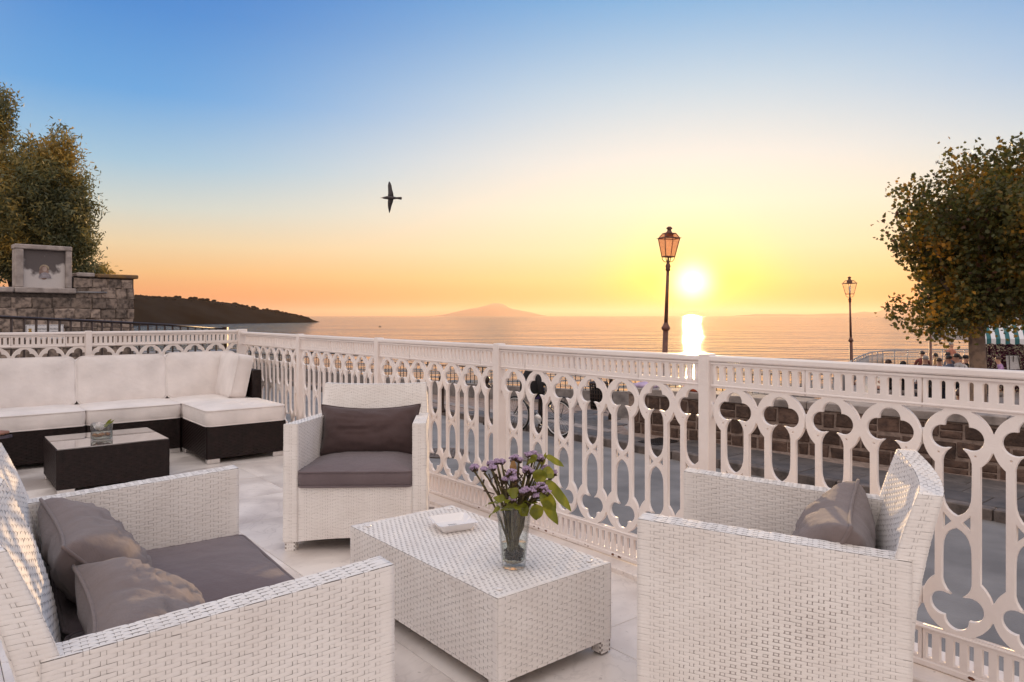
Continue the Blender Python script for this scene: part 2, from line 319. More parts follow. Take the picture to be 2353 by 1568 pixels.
def thinglass(name, col, ior, boost=1.0):
    m, n, l, b = nodes_of(name); n.remove(b)
    tr = n.new('ShaderNodeBsdfTransparent'); gl = n.new('ShaderNodeBsdfGlossy'); gl.inputs['Roughness'].default_value = 0.02
    fr = n.new('ShaderNodeLayerWeight'); pw = n.new('ShaderNodeMath'); pw.operation = 'POWER'; l.new(fr.outputs['Facing'], pw.inputs[0]); pw.inputs[1].default_value = 5.0
    r0 = ((ior - 1) / (ior + 1)) ** 2; ml = n.new('ShaderNodeMath'); ml.operation = 'MULTIPLY_ADD'; l.new(pw.outputs[0], ml.inputs[0]); ml.inputs[1].default_value = (1 - r0) * 0.8; ml.inputs[2].default_value = r0 * boost; ml.use_clamp = True
    p3 = n.new('ShaderNodeMath'); p3.operation = 'POWER'; l.new(fr.outputs['Facing'], p3.inputs[0]); p3.inputs[1].default_value = 2.5
    cm = n.new('ShaderNodeMix'); cm.data_type = 'RGBA'; l.new(p3.outputs[0], cm.inputs[0]); cm.inputs[6].default_value = (*col, 1); cm.inputs[7].default_value = (*(c * 0.62 for c in col), 1); l.new(cm.outputs[2], tr.inputs[0])
    mx = n.new('ShaderNodeMixShader'); l.new(ml.outputs[0], mx.inputs[0]); l.new(tr.outputs[0], mx.inputs[1]); l.new(gl.outputs[0], mx.inputs[2]); l.new(mx.outputs[0], n['Material Output'].inputs[0])
thinglass('glass', (0.94, 0.955, 0.95), 1.5, 1.6); thinglass('water_clear', (0.93, 0.94, 0.90), 1.2)
def thinpane(name, col, op):
    m, n, l, b = nodes_of(name)
    b.inputs['Base Color'].default_value = (*col, 1); b.inputs['Roughness'].default_value = 0.15
    tr = n.new('ShaderNodeBsdfTransparent'); mx = n.new('ShaderNodeMixShader'); mx.inputs[0].default_value = op
    l.new(tr.outputs[0], mx.inputs[1]); l.new(b.outputs[0], mx.inputs[2]); l.new(mx.outputs[0], n['Material Output'].inputs[0]); return m
def frosted(name, col, op):
    m, n, l, b = nodes_of(name); n.remove(b)
    tl_n = n.new('ShaderNodeBsdfTranslucent'); tl_n.inputs[0].default_value = (*col, 1); tr = n.new('ShaderNodeBsdfTransparent'); tr.inputs[0].default_value = (0.95, 0.8, 0.72, 1)
    mx = n.new('ShaderNodeMixShader'); mx.inputs[0].default_value = op; l.new(tr.outputs[0], mx.inputs[1]); l.new(tl_n.outputs[0], mx.inputs[2]); l.new(mx.outputs[0], n['Material Output'].inputs[0])
frosted('lantern_pane', (0.80, 0.42, 0.30), 0.5); thinpane('lantern_pane_clear', (0.4, 0.28, 0.2), 0.12)
def tablemat():
    m, n, l, b = nodes_of('table_glass'); b.inputs['Base Color'].default_value = (0.16, 0.135, 0.13, 1); b.inputs['Roughness'].default_value = 0.03
    b.inputs['IOR'].default_value = 2.6; b.inputs['Coat Weight'].default_value = 1.0; b.inputs['Coat IOR'].default_value = 1.9; b.inputs['Coat Roughness'].default_value = 0.02
tablemat()
def marble():
    m, n, l, b = nodes_of('marble')
    c = n.new('ShaderNodeTexCoord'); oi = n.new('ShaderNodeObjectInfo')
    sc_ = n.new('ShaderNodeVectorMath'); sc_.operation = 'SCALE'; cx = n.new('ShaderNodeCombineXYZ')
    for i in range(3): l.new(oi.outputs['Random'], cx.inputs[i])
    l.new(cx.outputs[0], sc_.inputs[0]); sc_.inputs['Scale'].default_value = 53.0
    ad = n.new('ShaderNodeVectorMath'); l.new(c.outputs['Object'], ad.inputs[0]); l.new(sc_.outputs[0], ad.inputs[1])
    def nz(s, d, ds=0.0):
        t = n.new('ShaderNodeTexNoise'); t.inputs['Scale'].default_value = s; t.inputs['Detail'].default_value = d; t.inputs['Distortion'].default_value = ds; l.new(ad.outputs[0], t.inputs[0]); return t.outputs[0]
    base = n.new('ShaderNodeValToRGB'); l.new(nz(2.2, 6, 0.6), base.inputs[0])
    base.color_ramp.elements[0].position = 0.3; base.color_ramp.elements[0].color = (0.50, 0.44, 0.41, 1); base.color_ramp.elements[1].position = 0.60; base.color_ramp.elements[1].color = (0.80, 0.74, 0.70, 1)
    ab = n.new('ShaderNodeMath'); ab.operation = 'ABSOLUTE'; sb = n.new('ShaderNodeMath'); sb.operation = 'SUBTRACT'; l.new(nz(2.6, 9, 1.6), sb.inputs[0]); sb.inputs[1].default_value = 0.5; l.new(sb.outputs[0], ab.inputs[0])
    vr = n.new('ShaderNodeMapRange'); l.new(ab.outputs[0], vr.inputs[0]); vr.inputs[1].default_value = 0.0; vr.inputs[2].default_value = 0.022; vr.inputs[3].default_value = 0.2; vr.inputs[4].default_value = 0.0
    sp = n.new('ShaderNodeMapRange'); l.new(nz(1.7, 3), sp.inputs[0]); sp.inputs[1].default_value = 0.42; sp.inputs[2].default_value = 0.62
    vm = n.new('ShaderNodeMath'); vm.operation = 'MULTIPLY'; l.new(vr.outputs[0], vm.inputs[0]); l.new(sp.outputs[0], vm.inputs[1])
    mx = n.new('ShaderNodeMix'); mx.data_type = 'RGBA'; l.new(vm.outputs[0], mx.inputs[0]); l.new(base.outputs[0], mx.inputs[6]); mx.inputs[7].default_value = (0.22, 0.19, 0.18, 1)
    dm = n.new('ShaderNodeMapRange'); l.new(nz(38, 4), dm.inputs[0]); dm.inputs[1].default_value = 0.66; dm.inputs[2].default_value = 0.74; dm.inputs[3].default_value = 0; dm.inputs[4].default_value = 0.5
    m2 = n.new('ShaderNodeMix'); m2.data_type = 'RGBA'; l.new(dm.outputs[0], m2.inputs[0]); l.new(mx.outputs[2], m2.inputs[6]); m2.inputs[7].default_value = (0.30, 0.25, 0.23, 1)
    hv = n.new('ShaderNodeHueSaturation'); vr2 = n.new('ShaderNodeMapRange'); l.new(oi.outputs['Random'], vr2.inputs[0]); vr2.inputs[3].default_value = 0.90; vr2.inputs[4].default_value = 1.06; l.new(vr2.outputs[0], hv.inputs['Value']); l.new(m2.outputs[2], hv.inputs['Color'])
    l.new(hv.outputs[0], b.inputs['Base Color'])
    rr = n.new('ShaderNodeMapRange'); l.new(nz(5, 4), rr.inputs[0]); rr.inputs[3].default_value = 0.22; rr.inputs[4].default_value = 0.5; l.new(rr.outputs[0], b.inputs['Roughness'])
    return m
marble()
def sea_mat():
    m, n, l, b = nodes_of('sea_water')
    c = n.new('ShaderNodeTexCoord')
    b.inputs['Base Color'].default_value = (0.040, 0.042, 0.040, 1); b.inputs['Roughness'].default_value = 0.05; b.inputs['IOR'].default_value = 1.33
    hs = []
    for s, st, d in ((0.08, (0.4, 1.0, 1), 4), (0.45, (0.28, 1.0, 1), 5), (0.012, (0.3, 1.0, 1), 3)):
        mp = n.new('ShaderNodeMapping'); mp.inputs['Scale'].default_value = st; l.new(c.outputs['Object'], mp.inputs[0])
        t = n.new('ShaderNodeTexNoise'); t.inputs['Scale'].default_value = s; t.inputs['Detail'].default_value = d; l.new(mp.outputs[0], t.inputs[0]); hs.append(t.outputs[0])
    prev = None
    for h, st, ds in zip(hs, (0.8, 0.75, 0.6), (4.0, 0.8, 10.0)):
        bp = n.new('ShaderNodeBump'); bp.inputs['Strength'].default_value = st; bp.inputs['Distance'].default_value = ds; l.new(h, bp.inputs['Height'])
        if prev: l.new(prev, bp.inputs['Normal'])
        prev = bp.outputs[0]
    l.new(prev, b.inputs['Normal'])
    df = n.new('ShaderNodeBsdfDiffuse'); df.inputs[0].default_value = (0.035, 0.036, 0.032, 1); mx = n.new('ShaderNodeMixShader'); mx.inputs[0].default_value = 0.13  # dark matte share stands in for shade between wave facets
    l.new(b.outputs[0], mx.inputs[1]); l.new(df.outputs[0], mx.inputs[2]); l.new(mx.outputs[0], n['Material Output'].inputs[0])
sea_mat()
def stripes():
    m, n, l, b = nodes_of('awning_stripe')
    c = n.new('ShaderNodeTexCoord'); s = n.new('ShaderNodeSeparateXYZ'); l.new(c.outputs['Object'], s.inputs[0])
    a = n.new('ShaderNodeMath'); a.operation = 'MULTIPLY'; l.new(s.outputs[0], a.inputs[0]); a.inputs[1].default_value = 3.6
    f = n.new('ShaderNodeMath'); f.operation = 'FRACT'; l.new(a.outputs[0], f.inputs[0])
    g = n.new('ShaderNodeMath'); g.operation = 'GREATER_THAN'; l.new(f.outputs[0], g.inputs[0]); g.inputs[1].default_value = 0.5
    mx = n.new('ShaderNodeMix'); mx.data_type = 'RGBA'; l.new(g.outputs[0], mx.inputs[0]); mx.inputs[6].default_value = (0.72, 0.72, 0.74, 1); mx.inputs[7].default_value = (0.03, 0.135, 0.145, 1)
    l.new(mx.outputs[2], b.inputs['Base Color']); b.inputs['Roughness'].default_value = 0.85
stripes()
M = MATS
# =================================================================== THE SETTING
SEA_Z = -9.0
def poly_sheet(name, pts, z, mat, kind='structure', label=None):
    me = mesh(name, [(p[0], p[1], z) for p in pts], [tuple(range(len(pts)))]); o = mk(name, me, mat)
    if me.polygons[0].normal.z < 0: me.flip_normals()
    return tag(o, label, None, None, kind)
# sea: fine near, one sheet to the horizon
sea = poly_sheet('sea', [(50000 * math.cos(a), 50000 * math.sin(a)) for a in [2 * math.pi * i / 64 for i in range(64)]], SEA_Z, M['sea_water'])
def ridge(name, prof, base_d, depth, mat, rough, label, rows=9, base_y=None, zlow=SEA_Z - 0.5):
    """a hill whose crest is seen at prof [(x, y)]: real height, real depth behind its shore"""
    xs = np.array([p[0] for p in prof], float); ys = np.array([p[1] for p in prof], float)
    n = 160; X = np.linspace(xs[0], xs[-1], n); Y = np.interp(X, xs, ys); v = []
    for i in range(n):
        d0 = base_d(X[i]); 
        for r in range(rows * 2 - 1):
            f = r / (rows - 1); d = d0 + depth * f
            h = math.sin(min(f, 2 - f) * math.pi / 2) ** 0.8 if f <= 1 else (2 - f)
            dc = d0 + depth
            crest = CAMZ + (726 - Y[i]) * dc / 1640
            z = zlow + (crest - zlow) * max(h, 0)
            if 0 < f < 2: z += rough * noise.noise(Vector((X[i] * 0.045, f * 4.0, 1.7))) * h * (0.35 if f == 1 else 1)
            xw = (X[i] - 1176.5) * d / 1640
            v.append((xw, d, z))
    m_ = rows * 2 - 1
    f = [(i * m_ + r, (i + 1) * m_ + r, (i + 1) * m_ + r + 1, i * m_ + r + 1) for i in range(n - 1) for r in range(m_ - 1)]
    o = mk(name, mesh(name, v, f, True), mat); tag(o, label, None, None, 'structure'); return X, Y
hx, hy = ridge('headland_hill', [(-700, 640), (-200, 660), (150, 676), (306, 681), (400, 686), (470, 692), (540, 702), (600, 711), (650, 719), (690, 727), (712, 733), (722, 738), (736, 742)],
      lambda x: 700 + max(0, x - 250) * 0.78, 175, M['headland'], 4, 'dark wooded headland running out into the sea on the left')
# trees standing along the crest of the headland, a far wood read as one mass
mb = MB()
for k in range(420):
    x = random.uniform(290, 715); d = 700 + max(0, x - 250) * 0.78 + 175 * random.choice([1, 1, 1, 0.85, 0.7])
    y = float(np.interp(x, hx, hy)); big = (random.random() < 0.12 and 400 < x < 640)
    r = random.uniform(0.8, 2.1) * (1.5 if big else 1)
    c = px(x, y, d); 
    f = (d - (700 + max(0, x - 250) * 0.78)) / 175
    zc = SEA_Z + (c.z - SEA_Z) * math.sin(f * math.pi / 2) ** 0.8 + r * (0.9 if big else 0.3)
    mb.ball((c.x, c.y, zc), r, 6, 4, (random.uniform(0.9, 1.6), 1, random.uniform(0.5, 0.8) if big else random.uniform(0.7, 1.1)))
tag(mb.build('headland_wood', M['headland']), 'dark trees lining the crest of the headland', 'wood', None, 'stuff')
ridge('island_hill', [(1000, 726), (1020, 723), (1045, 718), (1070, 712), (1095, 708), (1118, 702), (1132, 698), (1143, 697), (1155, 699), (1166, 706), (1180, 711), (1200, 714), (1220, 718), (1240, 723), (1255, 726)],
      lambda x: 19000, 1500, M['far_hill'], 28, 'faint hazy island mountain on the horizon left of the lamps')
ridge('coast_hill', [(1690, 726), (1760, 722), (1850, 723), (1900, 722), (1950, 721), (1985, 717), (2010, 719), (2030, 712), (2052, 706), (2075, 707), (2110, 712), (2160, 711), (2230, 716), (2330, 721), (2500, 726)],
      lambda x: 19000, 1500, M['far_hill'], 22, 'faint hazy coast hills on the horizon behind the plane tree')
# small far boat
d = 10.3 * 1640 / 25.0
bt = empty('fishing_boat', 'tiny dark boat far out on the open sea', 'boat', (px(873, 751, d).x, d, SEA_Z), 0.4)
bt.scale = (0.38, 0.38, 0.38)
mb = MB(); hull = [(-2.4, 0), (-1.6, 0.75), (0.8, 0.85), (2.6, 0.0), (0.8, -0.85), (-1.6, -0.75)]
mb.add([(x, y * 0.6, -0.3) for x, y in hull] + [(x * 1.1, y, 0.75 + 0.12 * abs(x)) for x, y in hull], [tuple(range(5, -1, -1)), tuple(range(6, 12))] + [(i, (i + 1) % 6, 6 + (i + 1) % 6, 6 + i) for i in range(6)])
mb.build('hull', M['iron_dark'], bt)
MB().bbox(-1.2, 0.3, -0.45, 0.45, 0.8, 2.2, 0.08).build('cabin', M['ochre'], bt)
MB().tube([(0.9, 0, 0.8), (0.9, 0, 3.6)], 0.08).build('mast', M['iron_dark'], bt)

# ---- land
FEN = [(-17, 22.3), (-12.2, 24.2), (-9.6, 26.2), (-6, 23.2), (-2.9, 20.4), (0, 18.5), (2.2, 17.3), (6.1, 16.7), (9, 20), (14.8, 31), (20, 40), (26, 45.5), (60, 46)]
WA, WB, WC = (2.2, 13.45), (7.5, 8.65), (16.0, 0.95)
pts = [(-70, 22)] + FEN + [(60, -40), (-70, -40)]
top = [(x, y, -2.4) for x, y in pts]; bot = [(x, y, SEA_Z - 1) for x, y in pts]; n = len(pts)
tag(mk('cliff', mesh('cliff', top + bot, [tuple(range(n - 1, -1, -1))] + [(i, (i + 1) % n, n + (i + 1) % n, n + i) for i in range(n)]), M['cliff_rock']), 'rock cliff carrying the street above the sea', None, None, 'structure')
def w2(p): return (p.x, p.y)
road = poly_sheet('road', [w2(F(6.45, -30)), w2(F(6.45, 24)), (-12.2, 24.0), (-17, 22.1), (-60, 21.8), (-60, -39), (40, -39)], -1.0, M['asphalt'], label='grey asphalt road running below the terrace')
pav = poly_sheet('pavement', [w2(F(6.50, -14)), WC, WB, WA, (2.2, 17.3), (0, 18.5), (-2.9, 20.4), (-6, 23.2), (-9.4, 26.0), w2(F(6.50, 23.5))], -0.885, M['mortar'], label='dark stone pavement beside the low wall')
# kerb stones
kb = MB().bbox(-0.075, 0.075, -0.44, 0.44, -0.16, 0.0, 0.012).mesh('kerb_stone')
for k in range(38):
    o = mk('kerb_stone', kb, M['kerb_stone'], pav); p = F(6.48 + random.uniform(-.01, .01), -11 + k * 0.892, -0.868 + random.uniform(-.006, .006)); o.location = p; o.rotation_euler = (0, random.uniform(-.02, .02), TH + random.uniform(-.008, .008))
def beyond_wall(p):
    a = Vector((*WA, 0)); b = Vector((*WB, 0)); nrm_ = Vector((0.671, 0.741, 0)); return (p - a).dot(nrm_) > -0.32
pvs = [MB().bbox(-0.245, 0.245, -w / 2, w / 2, -0.03, 0.0, 0.006).mesh('paver') for w in (0.55, 0.68, 0.80)]
for r in range(7):
    v = -7.0 + random.uniform(0, .5)
    while v < 15.5:
        i = random.randrange(3); w = (0.55, 0.68, 0.80)[i]; p = F(6.82 + r * 0.502, v + w / 2, -0.872 + random.uniform(-.003, .003)); v += w + 0.012
        if p.y > 16.2 or (p.x > 2.0 and beyond_wall(p)) or (p.x <= 2.0 and p.y > 18.2 + p.x * -0.6) or p.y < 5: continue
        o = mk('paver', pvs[i], M['paver'], pav); o.location = p; o.rotation_euler = (random.uniform(-.004, .004), random.uniform(-.004, .004), TH)
# pale stone drain strip set in the pavement
ds = MB().bbox(-0.15, 0.15, -0.36, 0.36, -0.02, 0.004, 0.006)
dm_ = ds.mesh('drain_slab')
for k in range(9):
    o = mk('drain_slab', dm_, M['coping'], pav); o.location = F(7.15, 6.0 + k * 0.735, -0.866); o.rotation_euler = (0, 0, TH)
# plaza: slopes gently down to the railing above the sea
def along(poly, f):
    P = [Vector((*p, 0)) for p in poly]; L = [0]
    for a, b in zip(P, P[1:]): L.append(L[-1] + (b - a).length)
    s = f * L[-1]
    for i in range(len(P) - 1):
        if s <= L[i + 1] + 1e-9: return P[i].lerp(P[i + 1], (s - L[i]) / (L[i + 1] - L[i]))
    return P[-1]
fr = [WA, WB, WC, (60, -12)]; bk = [(2.2, 17.3), (6.1, 16.7), (9, 20), (14.8, 31), (20, 40), (26, 45.5), (60, 46)]
v = []; f = []; NX, NY = 40, 24
for i in range(NX + 1):
    a, b = along(fr, (i / NX) ** 1.4), along(bk, (i / NX) ** 1.2)
    for j in range(NY + 1):
        p = a.lerp(b, j / NY); v.append((p.x, p.y, plaza_z(p.y) + 0.004))
f = [(i * (NY + 1) + j, (i + 1) * (NY + 1) + j, (i + 1) * (NY + 1) + j + 1, i * (NY + 1) + j + 1) for i in range(NX) for j in range(NY)]
plaza = tag(mk('plaza', mesh('plaza', v, f, True), M['flagstone']), 'pale shiny flagstone plaza behind the low wall', None, None, 'structure')
# small drain cover set in the pavement and two covers in the road
def cover(name, label, c, r, mat, grid=False, rz=0.0):
    t = empty(name, label, 'manhole', c, rz)
    if grid:
        MB().bbox(-r, r, -r * .7, r * .7, 0, 0.012, 0.004).build('plate', mat, t)
        m2 = MB()
        for i in range(-4, 5): m2.box(i * r / 5 - .006, i * r / 5 + .006, -r * .62, r * .62, 0.0121, 0.018)
        for i in range(-3, 4): m2.box(-r * .9, r * .9, i * r * .17 - .005, i * r * .17 + .005, 0.0121, 0.0175)
        tag(m2.build('grid_bars', mat, t), kind='stuff')
    else:
        MB().lathe([(0, 0.010), (r * .82, 0.010), (r * .84, 0.002), (r * .87, 0.002), (r * .89, 0.012), (r, 0.012), (r + .01, 0)], 28).build('cover_plate', mat, t)
        m2 = MB()
        for i in range(-5, 6):
            for j in range(-5, 6):
                if math.hypot(i, j) < 5.4: m2.box(i * r * .15 - .02, i * r * .15 + .02, j * r * .15 - .01, j * r * .15 + .01, 0.0101, 0.015)
        tag(m2.build('cover_studs', mat, t), kind='stuff')
cover('manhole_cover', 'round cast manhole cover in the road beside the centre armchair', px(1020, 1041, 2.29 * 1640 / 315) , 0.42, M['kerb_stone'])
cover('manhole_cover', 'round pale manhole cover in the road below the bicycle', px(1220, 1050, 2.29 * 1640 / 324), 0.33, M['coping'])
cover('drain_grate', 'square iron drain grate set in the pavement before the stone wall', F(6.95, 4.4, -0.868), 0.3, M['iron_dark'], True, TH)

# ---- low stone wall along the plaza
def stone_piece(w, h, d, j=0.012):
    """one rough squared stone, local x/z face, front towards -y"""
    e = 0.014; v = []
    for (y, i) in ((0.0, 0.0), (-d + e, 0.0), (-d, e)):
        for (sx, sz) in ((-1, -1), (1, -1), (1, 1), (-1, 1)):
            v.append((sx * (w / 2 - i) + random.uniform(-j, j) * .6, y + (random.uniform(-.5, .5) * j if y < 0 else 0), sz * (h / 2 - i) + random.uniform(-j, j) * .6))
    v.append((random.uniform(-.2, .2) * w, -d - 0.006, random.uniform(-.2, .2) * h))
    f = [(k, (k + 1) % 4, 4 + (k + 1) % 4, 4 + k) for k in range(4)] + [(4 + k, 4 + (k + 1) % 4, 8 + (k + 1) % 4, 8 + k) for k in range(4)] + [(8 + k, 8 + (k + 1) % 4, 12) for k in range(4)]
    return mesh('stone', v, f)
wl_len = (Vector(WC) - Vector(WA)).length; w_ang = math.atan2(WC[1] - WA[1], WC[0] - WA[0])
lw = empty('stone_wall', 'low dark stone parapet wall with pale coping along the plaza', 'wall', (WA[0], WA[1], 0), w_ang)
MB().box(0, wl_len, 0.0, 0.42, -1.4, -0.17).build('wall_core', M['mortar'], lw)
x = 0.0
while x < wl_len - 0.3:
    w = random.uniform(1.0, 1.35)
    MB().bbox(x + .004, min(x + w, wl_len) - .004, -0.055, 0.50, -0.17, -0.045 + random.uniform(-.004, .004), 0.012).build('coping_stone', M['coping'], lw); x += w
for r, (zr0, zr1) in enumerate(((-0.92, -0.715), (-0.667, -0.455), (-0.407, -0.205))):
    x = random.uniform(0.0, .15)
    while x < 11.2:
        w = random.choice((0.13, 0.18, 0.24, 0.28, 0.36)) * random.uniform(.85, 1.15); z0, z1 = zr0 + random.uniform(-.02, .02), zr1 + random.uniform(-.02, .02)
        if random.random() < 0.25:
            zm = (z0 + z1) / 2
            for a, b in ((z0, zm - .009), (zm + .009, z1)): mk('stone', stone_piece(w, b - a, 0.016, .008), M['wall_stone'], lw, (x + w / 2, 0.0, (a + b) / 2))
        else: mk('stone', stone_piece(w, z1 - z0, random.uniform(.012, .034), .018), M['wall_stone'], lw, (x + w / 2, 0.0, (z0 + z1) / 2))
        x += w + random.uniform(.022, .04)
# ---- old tuff wall with a shrine, on the left
tw = empty('tuff_wall', 'old weathered grey tuff stone wall carrying the shrine on the left', 'wall', (-12.0, 17.2, 0), R(45))
MB().box(-7, 1.24, 0.0, 0.55, -1.3, 1.86).build('wall_core', M['tuff_mortar'], tw)
MB().box(1.24, 2.66, 0.0, 0.55, -1.3, 2.28).build('wall_core', M['tuff_mortar'], tw)
z = -0.75; r = 0
while z < 2.25:
    h = random.uniform(0.235, 0.275); x = -1.5 + (0.2 if r % 2 else 0)
    while x < 2.62:
        w = random.uniform(0.34, 0.48) if x < 1.3 else random.uniform(0.24, 0.36)
        w = min(w, 2.67 - x); lim = 1.86 if x + w / 2 < 1.24 else 2.27
        if z + h <= lim + 0.1 and w > 0.12:
            hh = min(h, lim - z)
            if hh > .1: mk('stone', stone_piece(w - .012, hh - .012, random.uniform(.010, .055), .026), M['tuff_stone'], tw, (x + w / 2, 0.0, z + hh / 2))
        x += w
    z += h; r += 1
for a, b, z0, m_ in ((-4.2, -0.02, 1.862, 'shrine_stone'), (0.0, 1.30, 1.862, 'shrine_stone')): MB().bbox(a, b, -0.10, 0.5, z0, z0 + 0.13, .02).build('ledge_stone', M[m_], tw)
for a, b, z0 in ((1.32, 1.72, 2.30), (1.78, 2.76, 2.285)): MB().bbox(a, b, -0.09, 0.62, z0, z0 + 0.10, .02).build('coping_stone', M['lichen_cap' if a > 1.5 else 'shrine_stone'], tw)
MB().tube([(1.28, -0.055, 1.90), (2.0, -0.055, 1.905)], 0.022, 8).build('pipe', M['steel_grey'], tw)
# shrine standing on the ledge: four stone members round a recessed plaster panel
sh = empty('wall_shrine', 'pale stone framed shrine panel with faded painted figure on the wall', 'shrine', tw.matrix_basis @ Vector((0, 0, 1.995)) if False else (-12.0, 17.2, 1.994), R(45))
MB().bbox(0.02, 0.185, -0.06, 0.35, 0.0, 0.93, .015).build('jamb', M['shrine_stone'], sh)
MB().bbox(1.075, 1.21, -0.06, 0.35, 0.0, 0.93, .015).build('jamb', M['shrine_stone'], sh)
MB().bbox(0.0, 1.215, -0.075, 0.36, 0.932, 1.045, .02).build('lintel', M['shrine_stone'], sh)
MB().box(0.187, 1.073, 0.03, 0.34, 0.0, 0.93).build('panel', M['plaster_old'], sh)
# faded generic painted bust on the panel: halo, veil, face, robe as thin paint
def disc(cx, cz, rx, rz, y, mat, a0=0, a1=2 * math.pi, n=20):
    vs = [(cx, y, cz)] + [(cx + rx * math.cos(a0 + (a1 - a0) * i / n), y, cz + rz * math.sin(a0 + (a1 - a0) * i / n)) for i in range(n + 1)]
    return mk('painted_figure', mesh('paint', vs, [(0, i + 2, i + 1) for i in range(n)] if False else [(0, i + 1, i + 2) for i in range(n)]), mat, sh)
surf('paint_halo', (0.42, 0.34, 0.25), 0.95, 0.2, 14); surf('paint_veil', (0.30, 0.20, 0.17), 0.95, 0.2, 14); surf('paint_face', (0.45, 0.35, 0.31), 0.95, 0.15, 14); surf('paint_robe', (0.36, 0.33, 0.36), 0.95, 0.2, 14)
disc(0.63, 0.47, 0.105, 0.105, 0.026, M['paint_halo']); disc(0.62, 0.37, 0.10, 0.17, 0.022, M['paint_veil']); disc(0.635, 0.46, 0.05, 0.062, 0.018, M['paint_face']); disc(0.64, 0.24, 0.135, 0.14, 0.014, M['paint_robe'], 0, math.pi)
# glazed tile plaque
pl = empty('tile_plaque', 'white glazed tile plaque with blue border lettering on the tuff wall', 'sign', (-12.0 + .707 * 0.10 + .045, 17.2 + .707 * 0.10 - .045, 0.72), R(45))
MB().bbox(0.12, 0.92, -0.02, 0.03, 0, 0.36, .004).build('plate', M['tile_white'], pl)
mbb = MB()
for i in range(27): 
    for zz_ in (0.335, 0.012): mbb.box(0.13 + i * .029, 0.13 + i * .029 + .017, -0.0225, -0.0205, zz_ + (i % 2) * .005, zz_ + .010 + (i % 2) * .003)
for i in range(11):
    for xx in (0.125, 0.90): mbb.box(xx, xx + .012, -0.0225, -0.0205, 0.03 + i * .028, 0.03 + i * .028 + .016)
tag(mbb.build('border_pattern', M['tile_blue'], pl), kind='stuff')
mbb = MB().lathe([(0.03, 0), (0.04, 0.05), (0.02, 0.09), (0.045, 0.12), (0.0, 0.13)], 10, (0.21, -0.0205, 0.14), True, 1, 0.05).build('emblem', M['ochre'], pl)
def text(s, size, loc, rot, mat, parent, name='lettering', ext=0.001, align='LEFT'):
    c = bpy.data.curves.new(name, 'FONT'); c.body = s; c.size = size; c.extrude = ext; c.align_x = align; c.resolution_u = 2
    t = bpy.data.objects.new(name, c); COL.objects.link(t); dg = bpy.context.evaluated_depsgraph_get()
    me = bpy.data.meshes.new_from_object(t.evaluated_get(dg)); bpy.data.objects.remove(t)
    o = mk(name, me, mat, parent); o.location = loc; o.rotation_euler = rot; return o
text('AMMINISTRAZIONE PROVINCIALE', 0.044, (0.30, -0.0225, 0.235), (R(90), 0, 0), M['ink'], pl).scale = (0.80, 1, 1.35) if False else (0.80, 1.35, 1)
text('DI NAPOLI AREA AMBIENTE', 0.044, (0.30, -0.0225, 0.16), (R(90), 0, 0), M['ink'], pl).scale = (0.95, 1.35, 1)

# ---- terrace
tb = MB()
c8 = [F(-7, -6.5), F(0.16, -6.5), F(0.16, 5.0), F(-7, 5.0)]
tb.hexa([(p.x, p.y, -1.2) for p in c8], [(p.x, p.y, -0.008) for p in c8])
tag(tb.build('terrace_base', M['concrete']), 'masonry base of the terrace', None, None, 'structure')
floor = tag(bpy.data.objects.new('terrace_floor', None), 'white veined marble tile floor of the terrace', None, None, 'structure'); COL.objects.link(floor)
TS = 0.62; tl = MB().bbox(-TS / 2 + .0014, TS / 2 - .0014, -TS / 2 + .0014, TS / 2 - .0014, -0.02, 0.0, 0.0012).mesh('tile')
for i in range(11):
    for j in range(18):
        o = mk('tile', tl, M['marble'], floor); o.location = F(-0.43 - i * TS, 4.42 - j * TS, random.uniform(-.0006, .0006)); o.rotation_euler = (0, 0, TH)
MB().bbox(-0.125, 0.17, -6.4, 5.0, -0.02, 0.028, .006).build('plinth', M['marble'], None, ORG, (0, 0, TH))
tag(bpy.data.objects['plinth'], 'white marble strip under the seaside railing', None, None, 'structure')
tag(MB().bbox(-6.9, -0.128, 4.735, 5.0, -0.02, 0.028, .006).build('plinth', M['marble'], None, ORG, (0, 0, TH)), 'white marble strip under the rear railing', None, None, 'structure')

# ---- white cast railing
A = 0.11165; ZM = 0.573
def mir(pts): return [(x, 2 * ZM - z) for x, z in reversed(pts)]
def arc(cx, cz, r, a0, a1, n): return [(cx + r * math.cos(R(a0 + (a1 - a0) * i / n)), cz + r * math.sin(R(a0 + (a1 - a0) * i / n))) for i in range(n + 1)]
RO, RCZ = 0.1112, 0.862
def left_half_open():
    """left half of the upper trefoil and lancet, from the pointed foot up to the crown"""
    p = [(0.0, 0.594)] + [(-0.046 * math.sin(R(a)), 0.598 + 0.074 * (1 - math.cos(R(a)))) for a in (20, 38, 56, 74, 90)]
    p += [(-0.047, 0.72), (-0.047, 0.784), (-0.043, 0.801), (-0.034, 0.818), (-0.0185, 0.8335), (-0.028, 0.8325)]
    p += arc(-0.0445, 0.870, 0.0405, -68, -277, 14)
    p += arc(0.0, 0.915, 0.0385, 185, 90, 7)
    return p
lh = left_half_open(); up_open = lh + [(-x, z) for x, z in reversed(lh[1:-1])]
th = math.degrees(math.acos(0.0715 / RO)); 
def gap_half(sgn):
    """edge of the long gap between two units, right side of a unit (x up to A), top to bottom"""
    r_ = arc(0, RCZ, RO, -13, -th, 7)
    up = [(A, 0.832)] + [p for p in r_ if p[0] < A - .0015]
    full = up + [(0.0715, 0.70)] + mir(up + [(0.0715, 0.70)])
    return [(sgn * x, z) for x, z in full]
